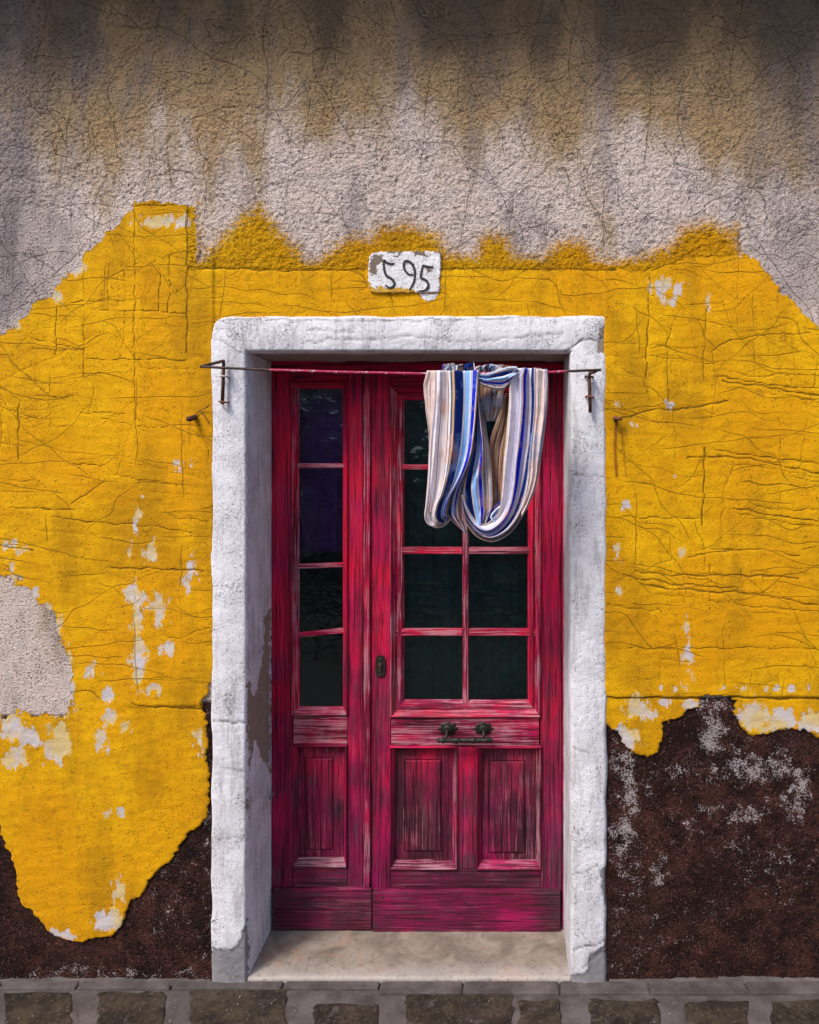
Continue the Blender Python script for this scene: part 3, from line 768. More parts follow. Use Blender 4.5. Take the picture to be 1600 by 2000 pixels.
# inner leaf of the front wall, either side of and above the doorway
for b in ((-4.15, -.60, .06, .42, 0, 3.72), (.62, 4.15, .06, .42, 0, 3.72), (-.60, .62, .06, .42, 2.16, 3.72)):
    add_box(bm, *b)
bm_link("room_wall", bm, M['room'], house)['kind'] = 'stuff'
bm = bmesh.new()
vs = add_box(bm, -4.6, 4.6, -.40, 4.1, 3.60, 3.70)  # added out of view, its overhang sized to shade the wall top
for v in vs: v.co.z += (v.co.y + .40) * .30
bm_link("added_roof", bm, M['tiles'], house)
for k in range(12):
    bm = bmesh.new()
    x = -4.2 + k * .76
    vs = add_box(bm, x - .04, x + .04, -.36, .05, 3.505, 3.60)
    for v in vs: v.co.z += (v.co.y + .36) * .30
    bm_link("added_rafter", bm, M['unseen_wood'], house)

# an unseen house added across the street to darken and tint the pane reflections
far = empty("house", (0, -9, -.05), "unseen long low house front added across the street to tone the pane reflections", "house")
bm = bmesh.new()
add_box(bm, -14, 14, -9.4, -9.0, -.05, 4.6)
bm_link("wall", bm, mat_simple("faded_pink_plaster", (.52, .36, .33), (.64, .47, .43), 6, .9), far)
bm = bmesh.new()
vs = add_box(bm, -14.2, 14.2, -10.5, -8.6, 4.6, 4.75)
for v in vs: v.co.z += (-8.6 - v.co.y) * .3
bm_link("added_roof", bm, M['tiles'], far)
for k in range(9):
    x = -11.2 + 2.8 * k
    bm = bmesh.new()
    add_box(bm, x - .45, x + .45, -9.0, -8.95, 1.0 if k % 3 else 0, 2.3)
    bm_link("shutter", bm, M['unseen_wood'], far)

# ------------------------------------------------------------------ white stone surround (lintel and two jambs)
BARE = [[(484, 1325), (491, 1359), (499, 1362), (510, 1317), (517, 1250), (517, 1205), (529, 1190), (529, 1509), (512, 1480), (499, 1449), (488, 1505), (482, 1419)],
        [(1172, 640), (1184, 632), (1186, 690), (1168, 690)], [(484, 1525), (486, 1600), (480, 1560)]]
GREY = [[(415, 1850), (454, 1856), (469, 1838), (484, 1785), (487, 1925), (400, 1925)], [(1150, 1870), (1188, 1838), (1192, 1925), (1140, 1925)], [(1110, 1905), (1190, 1895), (1190, 1925), (1110, 1925)],
        [(1172, 1700), (1190, 1690), (1190, 1775), (1178, 1760)]]


def surround_profile():
    """(offset outwards from the opening edge in m, depth y)"""
    pr = []
    for y in np.linspace(.30, .012, 44): pr.append((0.0, y))
    w = .126
    for a in np.linspace(0, math.pi / 2, 8)[1:]: pr.append((.012 * (1 - math.cos(a)), .012 - .026 * math.sin(a)))
    for o in np.linspace(.012, w - .016, 17)[1:]: pr.append((o, -.014 - .004 * math.sin((o - .012) / (w - .028) * math.pi)))
    for a in np.linspace(0, math.pi / 2, 9)[1:]: pr.append((w - .016 + .016 * math.sin(a), -.014 + .030 * (1 - math.cos(a))))
    for y in (.025, .05, .07): pr.append((w, y))
    return np.array(pr)


def build_surround():
    pr = surround_profile()
    n = len(pr)
    L, R, T = (485 - 800) / PX, (1113 - 800) / PX, (1908 - 689) / PX
    B = -.02
    stp = .0062
    base, dirs, wl, sid = [], [], [], []
    zs = np.arange(B, T - .004, stp)
    for z in zs: base.append((L, z)); dirs.append((-1, 0)); sid.append(0)
    for th in np.linspace(math.pi, math.pi / 2, 34):
        r = (abs(math.cos(th)) ** 5 + abs(math.sin(th)) ** 5) ** (-1 / 5)
        base.append((L, T)); dirs.append((r * math.cos(th), r * math.sin(th))); sid.append(1 if th < 2.45 else 0)
    for x in np.arange(L + stp, R, stp): base.append((x, T)); dirs.append((0, 1)); sid.append(1)
    for th in np.linspace(math.pi / 2, 0, 34):
        r = (abs(math.cos(th)) ** 24 + abs(math.sin(th)) ** 24) ** (-1 / 24)
        base.append((R, T)); dirs.append((r * math.cos(th), r * math.sin(th))); sid.append(1 if th > .62 else 2)
    for z in zs[::-1]: base.append((R, z)); dirs.append((1, 0)); sid.append(2)
    base, dirs, sid = np.array(base), np.array(dirs), np.array(sid)
    m = len(base)
    off = np.repeat(pr[None, :, 0], m, 0)
    # uneven outer edge: the plaster line wanders, the lower right jamb is a little wider
    tt = np.arange(m)[:, None]
    wand = fbm(tt * .028 + 0 * off, 0 * off + 3.3, 3, 71) * .010
    off = off + smooth(.06, .12, off) * wand
    X = base[:, None, 0] + dirs[:, None, 0] * off
    Z = base[:, None, 1] + dirs[:, None, 1] * off
    Y = np.repeat(pr[None, :, 1], m, 0)
    X = X + smooth(.3, 0, Z) * 0
    Z = np.where(base[:, None, 1] <= B + 1e-6, B, Z)
    # view pixel of every point, for placing wear
    k = (CD + Y) / CD / PX
    px, py = 980 + (X - CX) / k, 887 - (Z - CZ) / k
    q = np.repeat(np.arange(n)[None, :], m, 0) * .0062
    s_ = tt * .0062 + 0 * q
    H = fbm(s_ / .10, q / .06, 3, 81) * .0014 + fbm(s_ / .016, q / .016, 3, 85) * .0013
    sdb = np.full(px.shape, -60.0)
    for p in BARE: sdb = np.maximum(sdb, poly_sd(px, py, p))
    sdb += fbm(px / 18, py / 18, 3, 91) * 6
    sdg = np.full(px.shape, -60.0)
    for p in GREY: sdg = np.maximum(sdg, poly_sd(px, py, p))
    sdg += fbm(px / 14, py / 14, 3, 95) * 7
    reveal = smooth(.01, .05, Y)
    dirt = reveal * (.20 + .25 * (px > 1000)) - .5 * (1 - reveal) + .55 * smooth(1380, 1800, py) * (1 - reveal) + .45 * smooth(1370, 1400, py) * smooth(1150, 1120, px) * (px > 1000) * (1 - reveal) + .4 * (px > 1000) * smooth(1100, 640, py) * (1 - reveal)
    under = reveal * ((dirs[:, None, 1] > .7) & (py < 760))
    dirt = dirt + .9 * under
    sdb = np.where(under > .5, 3 + 0 * sdb + fbm(px / 60, py / 5, 2, 99) * 9, sdb)
    crack = np.zeros(px.shape)
    flat = [([(418, 1409), (450, 1412), (486, 1410)], 1.6, .9), ([(484, 690), (484, 1100), (486, 1320)], 1.8, .45), ([(1106, 686), (1130, 668), (1178, 660)], 2.2, .9), ([(588, 672), (650, 662), (720, 664), (800, 655), (900, 668), (1000, 660), (1100, 650)], 1.4, .6),
            ([(440, 622), (560, 624), (700, 627), (850, 625), (1000, 622), (1100, 620)], 1.6, .6), ([(537, 640), (538, 690)], 1.4, .5), ([(430, 665), (470, 690), (486, 692)], 2, .5), ([(1116, 930), (1150, 928), (1178, 932)], 1.5, .5), ([(1118, 1460), (1150, 1470)], 1.6, .6), ([(1116, 1710), (1170, 1690)], 1.6, .8), ([(1120, 1855), (1160, 1845), (1184, 1835)], 2.2, .9), ([(1140, 1890), (1160, 1870), (1186, 1858)], 2.2, .9), ([(430, 1500), (480, 1508)], 1.6, .5), ([(420, 1640), (475, 1634)], 1.6, .4), ([(600, 643), (660, 645), (700, 648)], 2.2, .5)]
    crease(px + fbm(px / 25, py / 25, 2, 5) * 5, py + fbm(px / 25, py / 25, 2, 6) * 6, flat, crack)
    H = H - smooth(-1, 2, sdb) * .004 - smooth(-1, 2, sdg) * .004 - crack * .004
    rv = (Y > .02).astype(float)
    X2 = X - dirs[:, None, 0] * H * rv * .8
    Z2 = Z - dirs[:, None, 1] * H * rv * .8
    Y2 = Y - H * (1 - rv)
    V = np.stack([X2, Y2, Z2], -1).reshape(-1, 3)
    for part, name in ((0, "jamb"), (1, "lintel"), (2, "jamb")):
        rows = np.where(sid == part)[0]
        if part < 2: rows = np.append(rows, rows[-1] + 1)
        ii = (rows[:, None] * n + np.arange(n)[None, :]).ravel()
        me = np_mesh(name, V[ii], grid_faces(len(rows), n))
        for a, v in dict(bare=sdb / 10, grey=sdg / 10, dirt=dirt, crack=crack).items(): set_attr(me, a, v.reshape(-1)[ii])
        o = link(name, me, M['white'], house, True)
        o['label'] = ("white plastered stone jamb, rounded at the top, beige where the reveal has flaked", "thick white rounded lintel", "white plastered stone jamb with broken white foot")[part]


build_surround()

# a curled flake of paint on the left reveal, and the doorstep
bm = bmesh.new()
pts = [P(523, 1556, .235), P(529, 1552, .21), P(536, 1546, .20), P(531, 1558, .215), P(524, 1566, .235)]
bm.faces.new([bm.verts.new(p) for p in pts])
o = bm_link("paint_flake", bm, M['white'], house)
o.modifiers.new("thick", 'SOLIDIFY').thickness = .002


def slab(name, mat, parent, x0, x1, y0, y1, z0, z1, n=(60, 16), amp=.002, seed=1, bev=.01):
    """a slab whose top is slightly uneven, with rounded front arris"""
    gx = np.linspace(x0, x1, n[0])
    t = np.concatenate([[0], np.linspace(0, 1, n[1])])
    V = []
    pr = [(y0 + .001, z0), (y0, z1 - bev)] + [(y0 + bev * (1 - math.cos(a)), z1 - bev + bev * math.sin(a)) for a in (.4, .8, 1.2, 1.57)] + [(y, z1) for y in np.linspace(y0 + bev, y1, n[1])[1:]]
    pr = np.array(pr)
    Xg = np.repeat(gx[:, None], len(pr), 1)
    Yg = np.repeat(pr[None, :, 0], n[0], 0) + fbm(Xg / .08, 0 * Xg + seed, 3, seed) * .004 * (np.arange(len(pr)) < 8)[None, :]
    Zg = np.repeat(pr[None, :, 1], n[0], 0)
    Zg = Zg + fbm(Xg / .07, Yg / .07, 3, seed + 4) * amp * (Zg > z0 + .001)
    me = np_mesh(name, np.stack([Xg, Yg, Zg], -1).reshape(-1, 3), grid_faces(n[0], len(pr))[:, ::-1])
    return link(name, me, mat, parent, True)


slab("doorstep", M['stone'], house, (484 - 800) / PX, (1114 - 800) / PX, -.004, .34, -.03, .0, (120, 40), .0022, 3)

# ------------------------------------------------------------------ wooden things


def wood(name, parent, px0, py0, px1, py1, y, depth, mat, bev=.003, label=None, tilt=0.0):
    """a bevelled board whose front face spans the measured rectangle at depth y; tilt = px the right end lies higher"""
    bm = bmesh.new()
    a, b = P(px0, py1, y), P(px1, py0, y)
    vs = add_box(bm, a.x, b.x, y, y + depth, a.z, b.z)
    if tilt:
        dz = tilt * (CD + y) / CD / PX
        for v in vs:
            if v.co.x > (a.x + b.x) / 2: v.co.z += dz
    es = [e for e in bm.edges if sum(1 for v in e.verts if v.co.y < y + 1e-5) == 2]
    bmesh.ops.bevel(bm, geom=es, offset=min(bev, abs(b.z - a.z) * .3, abs(b.x - a.x) * .3), segments=2, affect='EDGES', profile=.6)
    o = bm_link(name, bm, mat, parent)
    if label: o['label'] = label
    return o


def moulding(parent, px0, py0, px1, py1, w, y, prof, sides="LTRB", wt=None, wb=None, mats=None):
    """mitred moulding round a rectangle: outer edges measured, w px wide, profile of (0..1 across, depth in m)"""
    wl = wr = w
    wt, wb = wt or w, wb or w
    for sd in sides:
        bm = bmesh.new()
        rows = []
        for (t, d) in prof:
            yy = y + d
            xl, xr, yt, yb = px0 + wl * t, px1 - wr * t, py0 + wt * t, py1 - wb * t
            if sd == 'L': q = ((xl, yt), (xl, yb))
            elif sd == 'R': q = ((xr, yb), (xr, yt))
            elif sd == 'T': q = ((xr, yt), (xl, yt))
            else: q = ((xl, yb), (xr, yb))
            rows.append([bm.verts.new(P(q[0][0], q[0][1], y) + Vector((0, d, 0))), bm.verts.new(P(q[1][0], q[1][1], y) + Vector((0, d, 0)))])
        back = max(d for _, d in prof) + .012
        for e in (rows[0], rows[-1]): pass
        f0 = [bm.verts.new(v.co + Vector((0, y + back - v.co.y, 0))) for v in rows[0]]
        f1 = [bm.verts.new(v.co + Vector((0, y + back - v.co.y, 0))) for v in rows[-1]]
        rows = [f0] + rows + [f1]
        for r0, r1 in zip(rows[:-1], rows[1:]): bm.faces.new((r0[0], r0[1], r1[1], r1[0]))
        bm.faces.new([r[0] for r in rows])
        bm.faces.new([r[1] for r in rows][::-1])
        mt = (mats or {}).get(sd) or (M['wv'] if sd in 'LR' else M['wh'])
        bm_link("moulding", bm, mt, parent)


PROF = [(0, .002), (.06, -.006), (.22, -.011), (.38, -.006), (.45, .0), (.62, .003), (.8, .010), (1.0, .016)]
BEAD = [(0, -.001), (.2, -.006), (.7, -.004), (1.0, .006)]
LEDGE = [(0, .0), (.04, -.012), (.25, -.013), (.45, -.006), (1.0, .014)]


def raised_panel(parent, o, f, y, label=None, mat=None):
    """recessed panel: outer rect o, raised field rect f (px)"""
    bm = bmesh.new()

    def ring(r, d):
        return [bm.verts.new(P(x, yy, y) + Vector((0, d, 0))) for x, yy in ((r[0], r[1]), (r[2], r[1]), (r[2], r[3]), (r[0], r[3]))]
    g = 2.0
    rs = [ring((o[0] - 4, o[1] - 4, o[2] + 4, o[3] + 4), .012), ring((o[0] - 4, o[1] - 4, o[2] + 4, o[3] + 4), .0), ring((f[0] - g, f[1] - g, f[2] + g, f[3] + g), -.003), ring((f[0] - g, f[1] - g, f[2] + g, f[3] + g), .001), ring(f, .001), ring(f, -.006), ring((f[0] + 2, f[1] + 2, f[2] - 2, f[3] - 2), -.008)]
    for a, b in zip(rs[:-1], rs[1:]):
        for k in range(4): bm.faces.new((a[k], a[(k + 1) % 4], b[(k + 1) % 4], b[k]))
    bm.faces.new(rs[-1])
    ob = bm_link("panel", bm, mat or M['pan'], parent)
    if label: ob['label'] = label


def pane(parent, px0, py0, px1, py1, y):
    bm = bmesh.new()
    a, b = P(px0, py1, y), P(px1, py0, y)
    add_box(bm, a.x, b.x, y, y + .003, a.z, b.z)
    bm_link("pane", bm, M['glass'], parent)


YF = .25
# --- fixed frame in the opening
wood("door_frame", house, 527, 703, 1106, 721, YF - .004, .06, M['wh'], .004, "red head rail of the door frame")
wood("door_frame", house, 1097.5, 721, 1104, 1822, YF - .002, .06, M['wv'], .003, "thin red upright of the door frame with flaking pale edge")
wood("door_frame", house, 523, 721, 530, 1818, YF + .004, .06, M['wv'], .002)
wood("door_frame", house, 530, 721.5, 1097, 726, YF + .006, .05, M['wh'], .001)

# --- narrow leaf
leafA = empty("door_leaf", P(531, 1817, YF), "narrow crimson left door leaf with a single column of four glass panes", "door")
wood("stile", leafA, 530.5, 727, 571, 1737, YF, .04, M['wv'])
wood("stile", leafA, 679, 727, 709, 1737, YF, .04, M['wv'])
wood("astragal", leafA, 709.5, 727, 722.5, 1737, YF - .012, .05, M['wvp'], .005, "pale worn cover strip along the meeting edge")
wood("rail", leafA, 571.5, 727, 678.5, 746, YF + .0005, .04, M['wh'])
wood("rail", leafA, 573, 1399, 678.5, 1453, YF - .003, .04, M['whp'], .002, "pale pink worn lock rail")
wood("rail", leafA, 572, 1694, 678.5, 1737, YF + .0005, .04, M['kick'])
moulding(leafA, 570, 745, 681, 1398, 13, YF, PROF, wb=15, wt=13, mats={'B': M['whp'], 'L': M['wvp']})
moulding(leafA, 571, 1453, 679, 1694, 9, YF, PROF, wb=16, wt=11, mats={'B': M['whp']})
raised_panel(leafA, (578, 1462, 672, 1680), (600, 1480, 650, 1657), YF + .020, "grey weathered raised panel")
wood("kick_board", leafA, 533, 1736, 726, 1817, YF - .014, .03, M['kick'], .005)
for x, yy, y1, tl in ((578, 905, 914, 0), (578, 1102, 1111, 3), (578, 1236, 1246, 9)):
    wood("glazing_bar", leafA, x, yy, 672, y1, YF + .010, .016, M['whp'], .003, tilt=tl)
for a, b in ((752, 908), (911, 1104), (1107, 1238), (1241, 1388)):
    pane(leafA, 576, a, 676, b, YF + .020)

# --- wide leaf
leafB = empty("door_leaf", P(1094, 1822, YF), "wide crimson right door leaf with two columns of panes and an iron pull handle", "door")
wood("stile", leafB, 724.5, 727, 763, 1739, YF, .04, M['wv'])
wood("stile", leafB, 1056, 727, 1096.5, 1739, YF, .04, M['wv'])
wood("rail", leafB, 763.5, 727, 1055.5, 755, YF + .0005, .04, M['wh'])
wood("rail", leafB, 764, 1403, 1053, 1457, YF - .003, .04, M['whp'], .002, "pale pink worn lock rail carrying the pull handle")
wood("rail", leafB, 763.5, 1698, 1055.5, 1739, YF + .0005, .04, M['kick'])
wood("muntin", leafB, 893, 1457.5, 931, 1697, YF + .001, .04, M['wv'])
moulding(leafB, 762, 754, 1058, 1402, 14, YF, PROF, wb=16, mats={'B': M['whp'], 'L': M['wvp'], 'R': M['wvp']})
moulding(leafB, 776, 768, 1044, 1386, 13, YF + .014, BEAD, wb=18, mats={'B': M['whp'], 'L': M['wvp']})
for x0, x1 in ((761, 894), (930, 1058)):
    moulding(leafB, x0, 1456, x1, 1698, 10, YF, PROF, wb=14, wt=11, mats={'B': M['whp'], 'R': M['wvp']})
raised_panel(leafB, (770, 1466, 885, 1686), (792, 1484, 861, 1660), YF + .020, "pale grey weathered raised panel left of the muntin")
raised_panel(leafB, (939, 1466, 1049, 1686), (956, 1486, 1024, 1663), YF + .020, "raised panel at the right, red on its edge")
wood("kick_board", leafB, 727.5, 1740, 1095, 1823, YF - .014, .03, M['kick'], .005)
wood("glazing_bar", leafB, 903.5, 780, 915, 1388, YF + .011, .018, M['wvp'], .003)
for yy, y1 in ((907, 917), (1069, 1082), (1228.5, 1242)):
    wood("glazing_bar", leafB, 771, yy, 903, y1, YF + .0105, .018, M['whp'], .003)
    wood("glazing_bar", leafB, 915.5, yy, 1047, y1, YF + .0105, .018, M['whp'], .003)
for x0, x1 in ((780, 909), (909.5, 1036)):
    for a, b in ((772, 912), (912.5, 1075), (1076, 1235), (1236, 1378)):
        pane(leafB, x0, a, x1, b, YF + .026)


def disc(bm, c, r, y0, y1, n=20, lobes=0, lamp=0.0, sx=1.0, sz=1.0):
    ra, rb, rc = [], [], []
    for k in range(n):
        a = 2 * math.pi * k / n
        rr = r * (1 + lamp * math.cos(lobes * a))
        x, z = c.x + rr * math.cos(a) * sx, c.z + rr * math.sin(a) * sz
        ra.append(bm.verts.new((x, y1, z)))
        rb.append(bm.verts.new((x, y0 + .3 * (y1 - y0), z)))
        rc.append(bm.verts.new((c.x + (x - c.x) * .72, y0, c.z + (z - c.z) * .72)))
    for k in range(n):
        j = (k + 1) % n
        bm.faces.new((ra[k], ra[j], rb[j], rb[k]))
        bm.faces.new((rb[k], rb[j], rc[j], rc[k]))
    bm.faces.new(rc)
    bm.faces.new(ra[::-1])


def tube(bm, pts, rad, n=10, caps=True, sq=False):
    pts = [Vector(p) for p in pts]
    rads = rad if isinstance(rad, (list, tuple)) else [rad] * len(pts)
    rings = []
    up = None
    for k, p in enumerate(pts):
        d = (pts[min(k + 1, len(pts) - 1)] - pts[max(k - 1, 0)]).normalized()
        if up is None or abs(up.dot(d)) > .98:
            up = Vector((0, 0, 1)) if abs(d.z) < .9 else Vector((0, 1, 0))
        s = d.cross(up).normalized()
        up = s.cross(d).normalized()
        rings.append([bm.verts.new(p + (s * math.cos(2 * math.pi * i / n) + up * math.sin(2 * math.pi * i / n)) * rads[k]) for i in range(n)])
    for a, b in zip(rings[:-1], rings[1:]):
        for i in range(n):
            j = (i + 1) % n
            bm.faces.new((a[i], a[j], b[j], b[i]))
    if caps:
        bm.faces.new(rings[0][::-1])
        bm.faces.new(rings[-1])


# pull handle: two petalled rosettes, two drop arms, a turned bar
pb = bmesh.new()
ybar = YF - .045
x0, x1 = P(853, 1445, ybar).x, P(963, 1445, ybar).x
zb = P(900, 1446, ybar).z
prof = [(0, .0015), (.02, .005), (.05, .0075), (.08, .0055), (.10, .008), (.13, .0085), (.15, .006), (.20, .0065), (.27, .0065), (.30, .0055), (.32, .008), (.37, .0095), (.40, .006), (.44, .0075), (.47, .0055), (.50, .0085), (.53, .0055), (.56, .0075), (.60, .006), (.63, .0095), (.68, .008), (.70, .0055), (.73, .0065), (.80, .0065), (.85, .006), (.87, .0085), (.90, .008), (.92, .0055), (.95, .0075), (.98, .005), (1, .0015)]
tube(pb, [(x0 + (x1 - x0) * t, ybar, zb) for t, _ in prof], [r * 1.35 for _, r in prof], 14)
handle = bm_link("pull_handle", pb, M['iron'], leafB, True)
handle['label'] = "dark iron pull handle with turned bar"
for cx in (875, 944):
    bm = bmesh.new()
    c = P(cx, 1424, YF - .010)
    disc(bm, c, .0275, YF - .0075, YF - .003, 32, 8, .14, 1.2, .85)
    disc(bm, c + Vector((0, 0, .002)), .016, YF - .020, YF - .006, 20, 0, 0, 1.05, 1)
    bm_link("rosette", bm, M['iron'], handle, True)
    bm = bmesh.new()
    xx = P(cx + (-2 if cx < 900 else 1), 1424, YF - .03).x
    tube(bm, [(xx, YF - .012, c.z + .003), (xx, YF - .03, c.z + .001), (xx, ybar - .001, c.z - .010), (xx, ybar, zb + .004), (xx, ybar + .003, zb - .007)], [.006, .0055, .005, .0055, .006], 10)
    bm_link("handle_arm", bm, M['iron'], handle, True)

# lock plate with keyhole cylinder
bm = bmesh.new()
c = P(743.5, 1301, YF)
n = 24
ra, rb = [], []
for k in range(n):
    a = 2 * math.pi * k / n
    ex = math.copysign(abs(math.cos(a)) ** .75, math.cos(a)) * .0205
    ez = math.copysign(abs(math.sin(a)) ** .55, math.sin(a)) * .041
    ra.append(bm.verts.new((c.x + ex, YF + .002, c.z + ez)))
    rb.append(bm.verts.new((c.x + ex * .9, YF - .006, c.z + ez * .94)))
for k in range(n): bm.faces.new((ra[k], ra[(k + 1) % n], rb[(k + 1) % n], rb[k]))
bm.faces.new(rb)
lock = bm_link("lock_plate", bm, M['iron'], leafB)
lock['label'] = "small oval dark iron lock plate"
bm = bmesh.new()
disc(bm, c + Vector((0, 0, .006)), .0085, YF - .0125, YF - .005, 18)
add_box(bm, c.x - .0035, c.x + .0035, YF - .011, YF - .005, c.z - .018, c.z + .001)
bm_link("lock_cylinder", bm, M['rust'], lock)
for dz in (.028, -.030):
    bm = bmesh.new()
    disc(bm, c + Vector((0, 0, dz)), .0045, YF - .0085, YF - .0055, 12)
    bm_link("screw", bm, M['rust'], lock)
# screws of the kick boards
for lf, lst in ((leafA, ((551, 1753), (701, 1753), (551, 1796), (701, 1796))), (leafB, ((748, 1753), (909, 1764), (1074, 1760)))):
    for x, y in lst:
        bm = bmesh.new()
        disc(bm, P(x, y, YF - .0145), .0045, YF - .0155, YF - .012, 12)
        bm_link("screw", bm, M['iron'], lf)


# --- curtains in the dark room
def curtain(name, x0, x1, z0, z1, y, folds, mat, label, seed):
    nu, nv = 160, 50
    U, Vv = np.meshgrid(np.linspace(0, 1, nu), np.linspace(0, 1, nv), indexing='ij')
    ph = fbm(U * 3, Vv * .8, 2, seed) * 1.4
    X = x0 + (x1 - x0) * U + .008 * np.sin(4 * math.pi * folds * U + ph)
    Y = y + .024 * np.sin(2 * math.pi * folds * U + ph * 2) * (.6 + .4 * Vv)
    Z = z1 + (z0 - z1) * Vv
    me = np_mesh(name, np.stack([X, Y, Z], -1).reshape(-1, 3), grid_faces(nu, nv))
    o = link(name, me, mat, None, True)
    o.modifiers.new("thick", 'SOLIDIFY').thickness = .002
    return tag(o, label, "curtain", "curtains behind the door panes")


curtain("curtain", -.505, -.23, 1.385, 2.14, .345, 4, M['curtain_v'], "violet curtain hanging behind the panes of the narrow left leaf", 5)
curtain("curtain", -.07, .52, .62, 2.14, .36, 9, M['curtain_d'], "dark folded curtain behind the panes of the wide right leaf", 8)

# ------------------------------------------------------------------ house number plate
plate = empty("house_number_plate", P(790, 573, -.008), "white peeling house number plate painted 595 above the door lintel", "house number")
PL = [(722, 500), (730, 494), (745, 492), (800, 491), (850, 491), (861, 493), (862, 520), (860, 550), (861, 560), (857, 572), (820, 573), (780, 573), (740, 574), (722, 571), (719, 550), (720, 520)]
FLAP = [(816, 573), (858, 572), (855, 579), (848, 587), (838, 590), (830, 588), (822, 581)]


def chip(name, poly, y, th, mat, parent, seed):
    xs = [p[0] for p in poly]
    zs = [p[1] for p in poly]
    gx, gy = np.arange(min(xs) - 4, max(xs) + 4.1, 1.2), np.arange(min(zs) - 4, max(zs) + 4.1, 1.2)
    X, Y = np.meshgrid(gx, gy, indexing='ij')
    X, Y = X.ravel(), Y.ravel()
    sd = poly_sd(X, Y, poly) + fbm(X / 9, Y / 9, 2, seed) * 2.5
    h = smooth(-1.2, 1.2, sd) * th + fbm(X / 7, Y / 7, 3, seed + 2) * .0012
    k = (CD + y) / CD / PX
    V = np.stack([CX + (X - 980) * k, y + .014 - h * 1.0 - .0, CZ + (887 - Y) * k], -1)
    F = grid_faces(len(gx), len(gy))
    keep = sd[F].mean(1) > -1.6
    F = F[keep]
    idx, inv = np.unique(F.ravel(), return_inverse=True)
    me = np_mesh(name, V[idx], inv.reshape(-1, 4))
    b = np.full(X.shape, -60.0)
    for p in ([(730, 500), (752, 499), (748, 512), (738, 520), (736, 538), (724, 536), (722, 515)], [(755, 490), (788, 489), (788, 495), (755, 496)], [(803, 489), (830, 490), (834, 502), (820, 501), (806, 495)], [(846, 489), (864, 489), (864, 495), (846, 496)], [(836, 528), (846, 526), (846, 532), (838, 533)], [(770, 502), (782, 498), (780, 506)]):
        b = np.maximum(b, poly_sd(X, Y, p))
    yl = np.maximum(poly_sd(X, Y, [(715, 566), (745, 562), (790, 564), (812, 568), (812, 580), (715, 580)]), poly_sd(X, Y, [(716, 552), (726, 552), (730, 566), (716, 568)]))
    set_attr(me, 'bare', b[idx] / 10)
    set_attr(me, 'yel', yl[idx] / 10)
    o = link(name, me, mat, parent, True)
    return o


chip("plaque", PL, -.002, .022, M['plate'], plate, 3)
chip("plaque_flake", FLAP, .0, .018, M['plate'], plate, 6)


def catmull(pts, n):
    pts = np.asarray(pts, float)
    p = np.vstack([2 * pts[0] - pts[1], pts, 2 * pts[-1] - pts[-2]])
    seg = len(pts) - 1
    t = np.linspace(0, seg - 1e-9, n)
    i = t.astype(int)
    f = (t - i)[:, None]
    a, b, c, d = p[i], p[i + 1], p[i + 2], p[i + 3]
    return .5 * ((2 * b) + (c - a) * f + (2 * a - 5 * b + 4 * c - d) * f ** 2 + (3 * b - a - 3 * c + d) * f ** 3)


def stroke(bm, pts, w, y):
    pts = [(680 + a / 7.273, 470 + b / 7.273) for a, b in pts]
    c = catmull(pts, len(pts) * 7)
    n = len(c)
    prev = None
    for k in range(n):
        d = c[min(k + 1, n - 1)] - c[max(k - 1, 0)]
        d = d / (np.linalg.norm(d) + 1e-9)
        t = k / (n - 1)
        ww = w * (.55 + .45 * math.sin(math.pi * min(1, max(0, t * .9 + .07)))) * (1 + .14 * math.sin(k * 1.7))
        q = [P(c[k][0] - d[1] * ww * s, c[k][1] + d[0] * ww * s, y) for s in (-1, 1)]
        row = [bm.verts.new(q[0] + Vector((0, .004, 0))), bm.verts.new(q[0]), bm.verts.new(q[1]), bm.verts.new(q[1] + Vector((0, .004, 0)))]
        if prev:
            for i in range(3): bm.faces.new((prev[i], prev[i + 1], row[i + 1], row[i]))
        prev = row


for strokes in ([[(512, 270), (506, 330), (515, 420), (545, 495), (620, 545), (656, 600), (640, 650), (580, 668), (528, 628)], [(508, 272), (550, 312), (600, 328), (655, 324)]],
                [[(925, 482), (868, 480), (815, 430), (790, 370), (800, 308), (832, 288), (890, 312), (935, 380), (948, 460), (940, 560), (908, 640), (872, 698)]],
                [[(1210, 378), (1150, 372), (1105, 365), (1064, 348)], [(1064, 348), (1045, 430), (1034, 525), (1090, 552), (1135, 605), (1134, 668), (1085, 708), (1002, 716)]]):
    bm = bmesh.new()
    for s_ in strokes: stroke(bm, s_, 2.3, -.0125)
    bm_link("digit", bm, M['ink'], plate)

# ------------------------------------------------------------------ iron drying rod on two brackets
YR = -.20
rodthing = empty("drying_rod", P(800, 725, YR), "thin rusty rod on iron brackets across the doorway, pink paint over its middle", "drying rod")
bm = bmesh.new()
rp = [P(x, y, YR) for x, y in ((393, 716), (437, 718.5), (525, 722.5), (680, 727), (830, 730), (960, 729.5), (1075, 727), (1110, 725), (1174, 722.5))]
tube(bm, rp, .0041, 12)
rod = bm_link("rod", bm, M['rod'], rodthing, True)
bm = bmesh.new()
YB = -.036
tube(bm, [P(393, 716, YR), P(405, 713, YR + .05), P(435.5, 705, YB), P(436.5, 704, YB), P(437, 709, YB), P(436.5, 735, YB), P(434.5, 789, YB)], [.0052, .0052, .0052, .0052, .0055, .0055, .0062], 10)
br1 = bm_link("bracket", bm, M['rust'], rodthing, True)
br1['label'] = "left iron bracket bent into a triangle"
bm = bmesh.new()
tube(bm, [P(1166, 723.5, YR), P(1160, 727, -.12), P(1152, 729, YB), P(1151, 735, YB), P(1152, 770, YB), P(1153, 806, YB)], [.0052, .0052, .0056, .006, .006, .0055], 10)
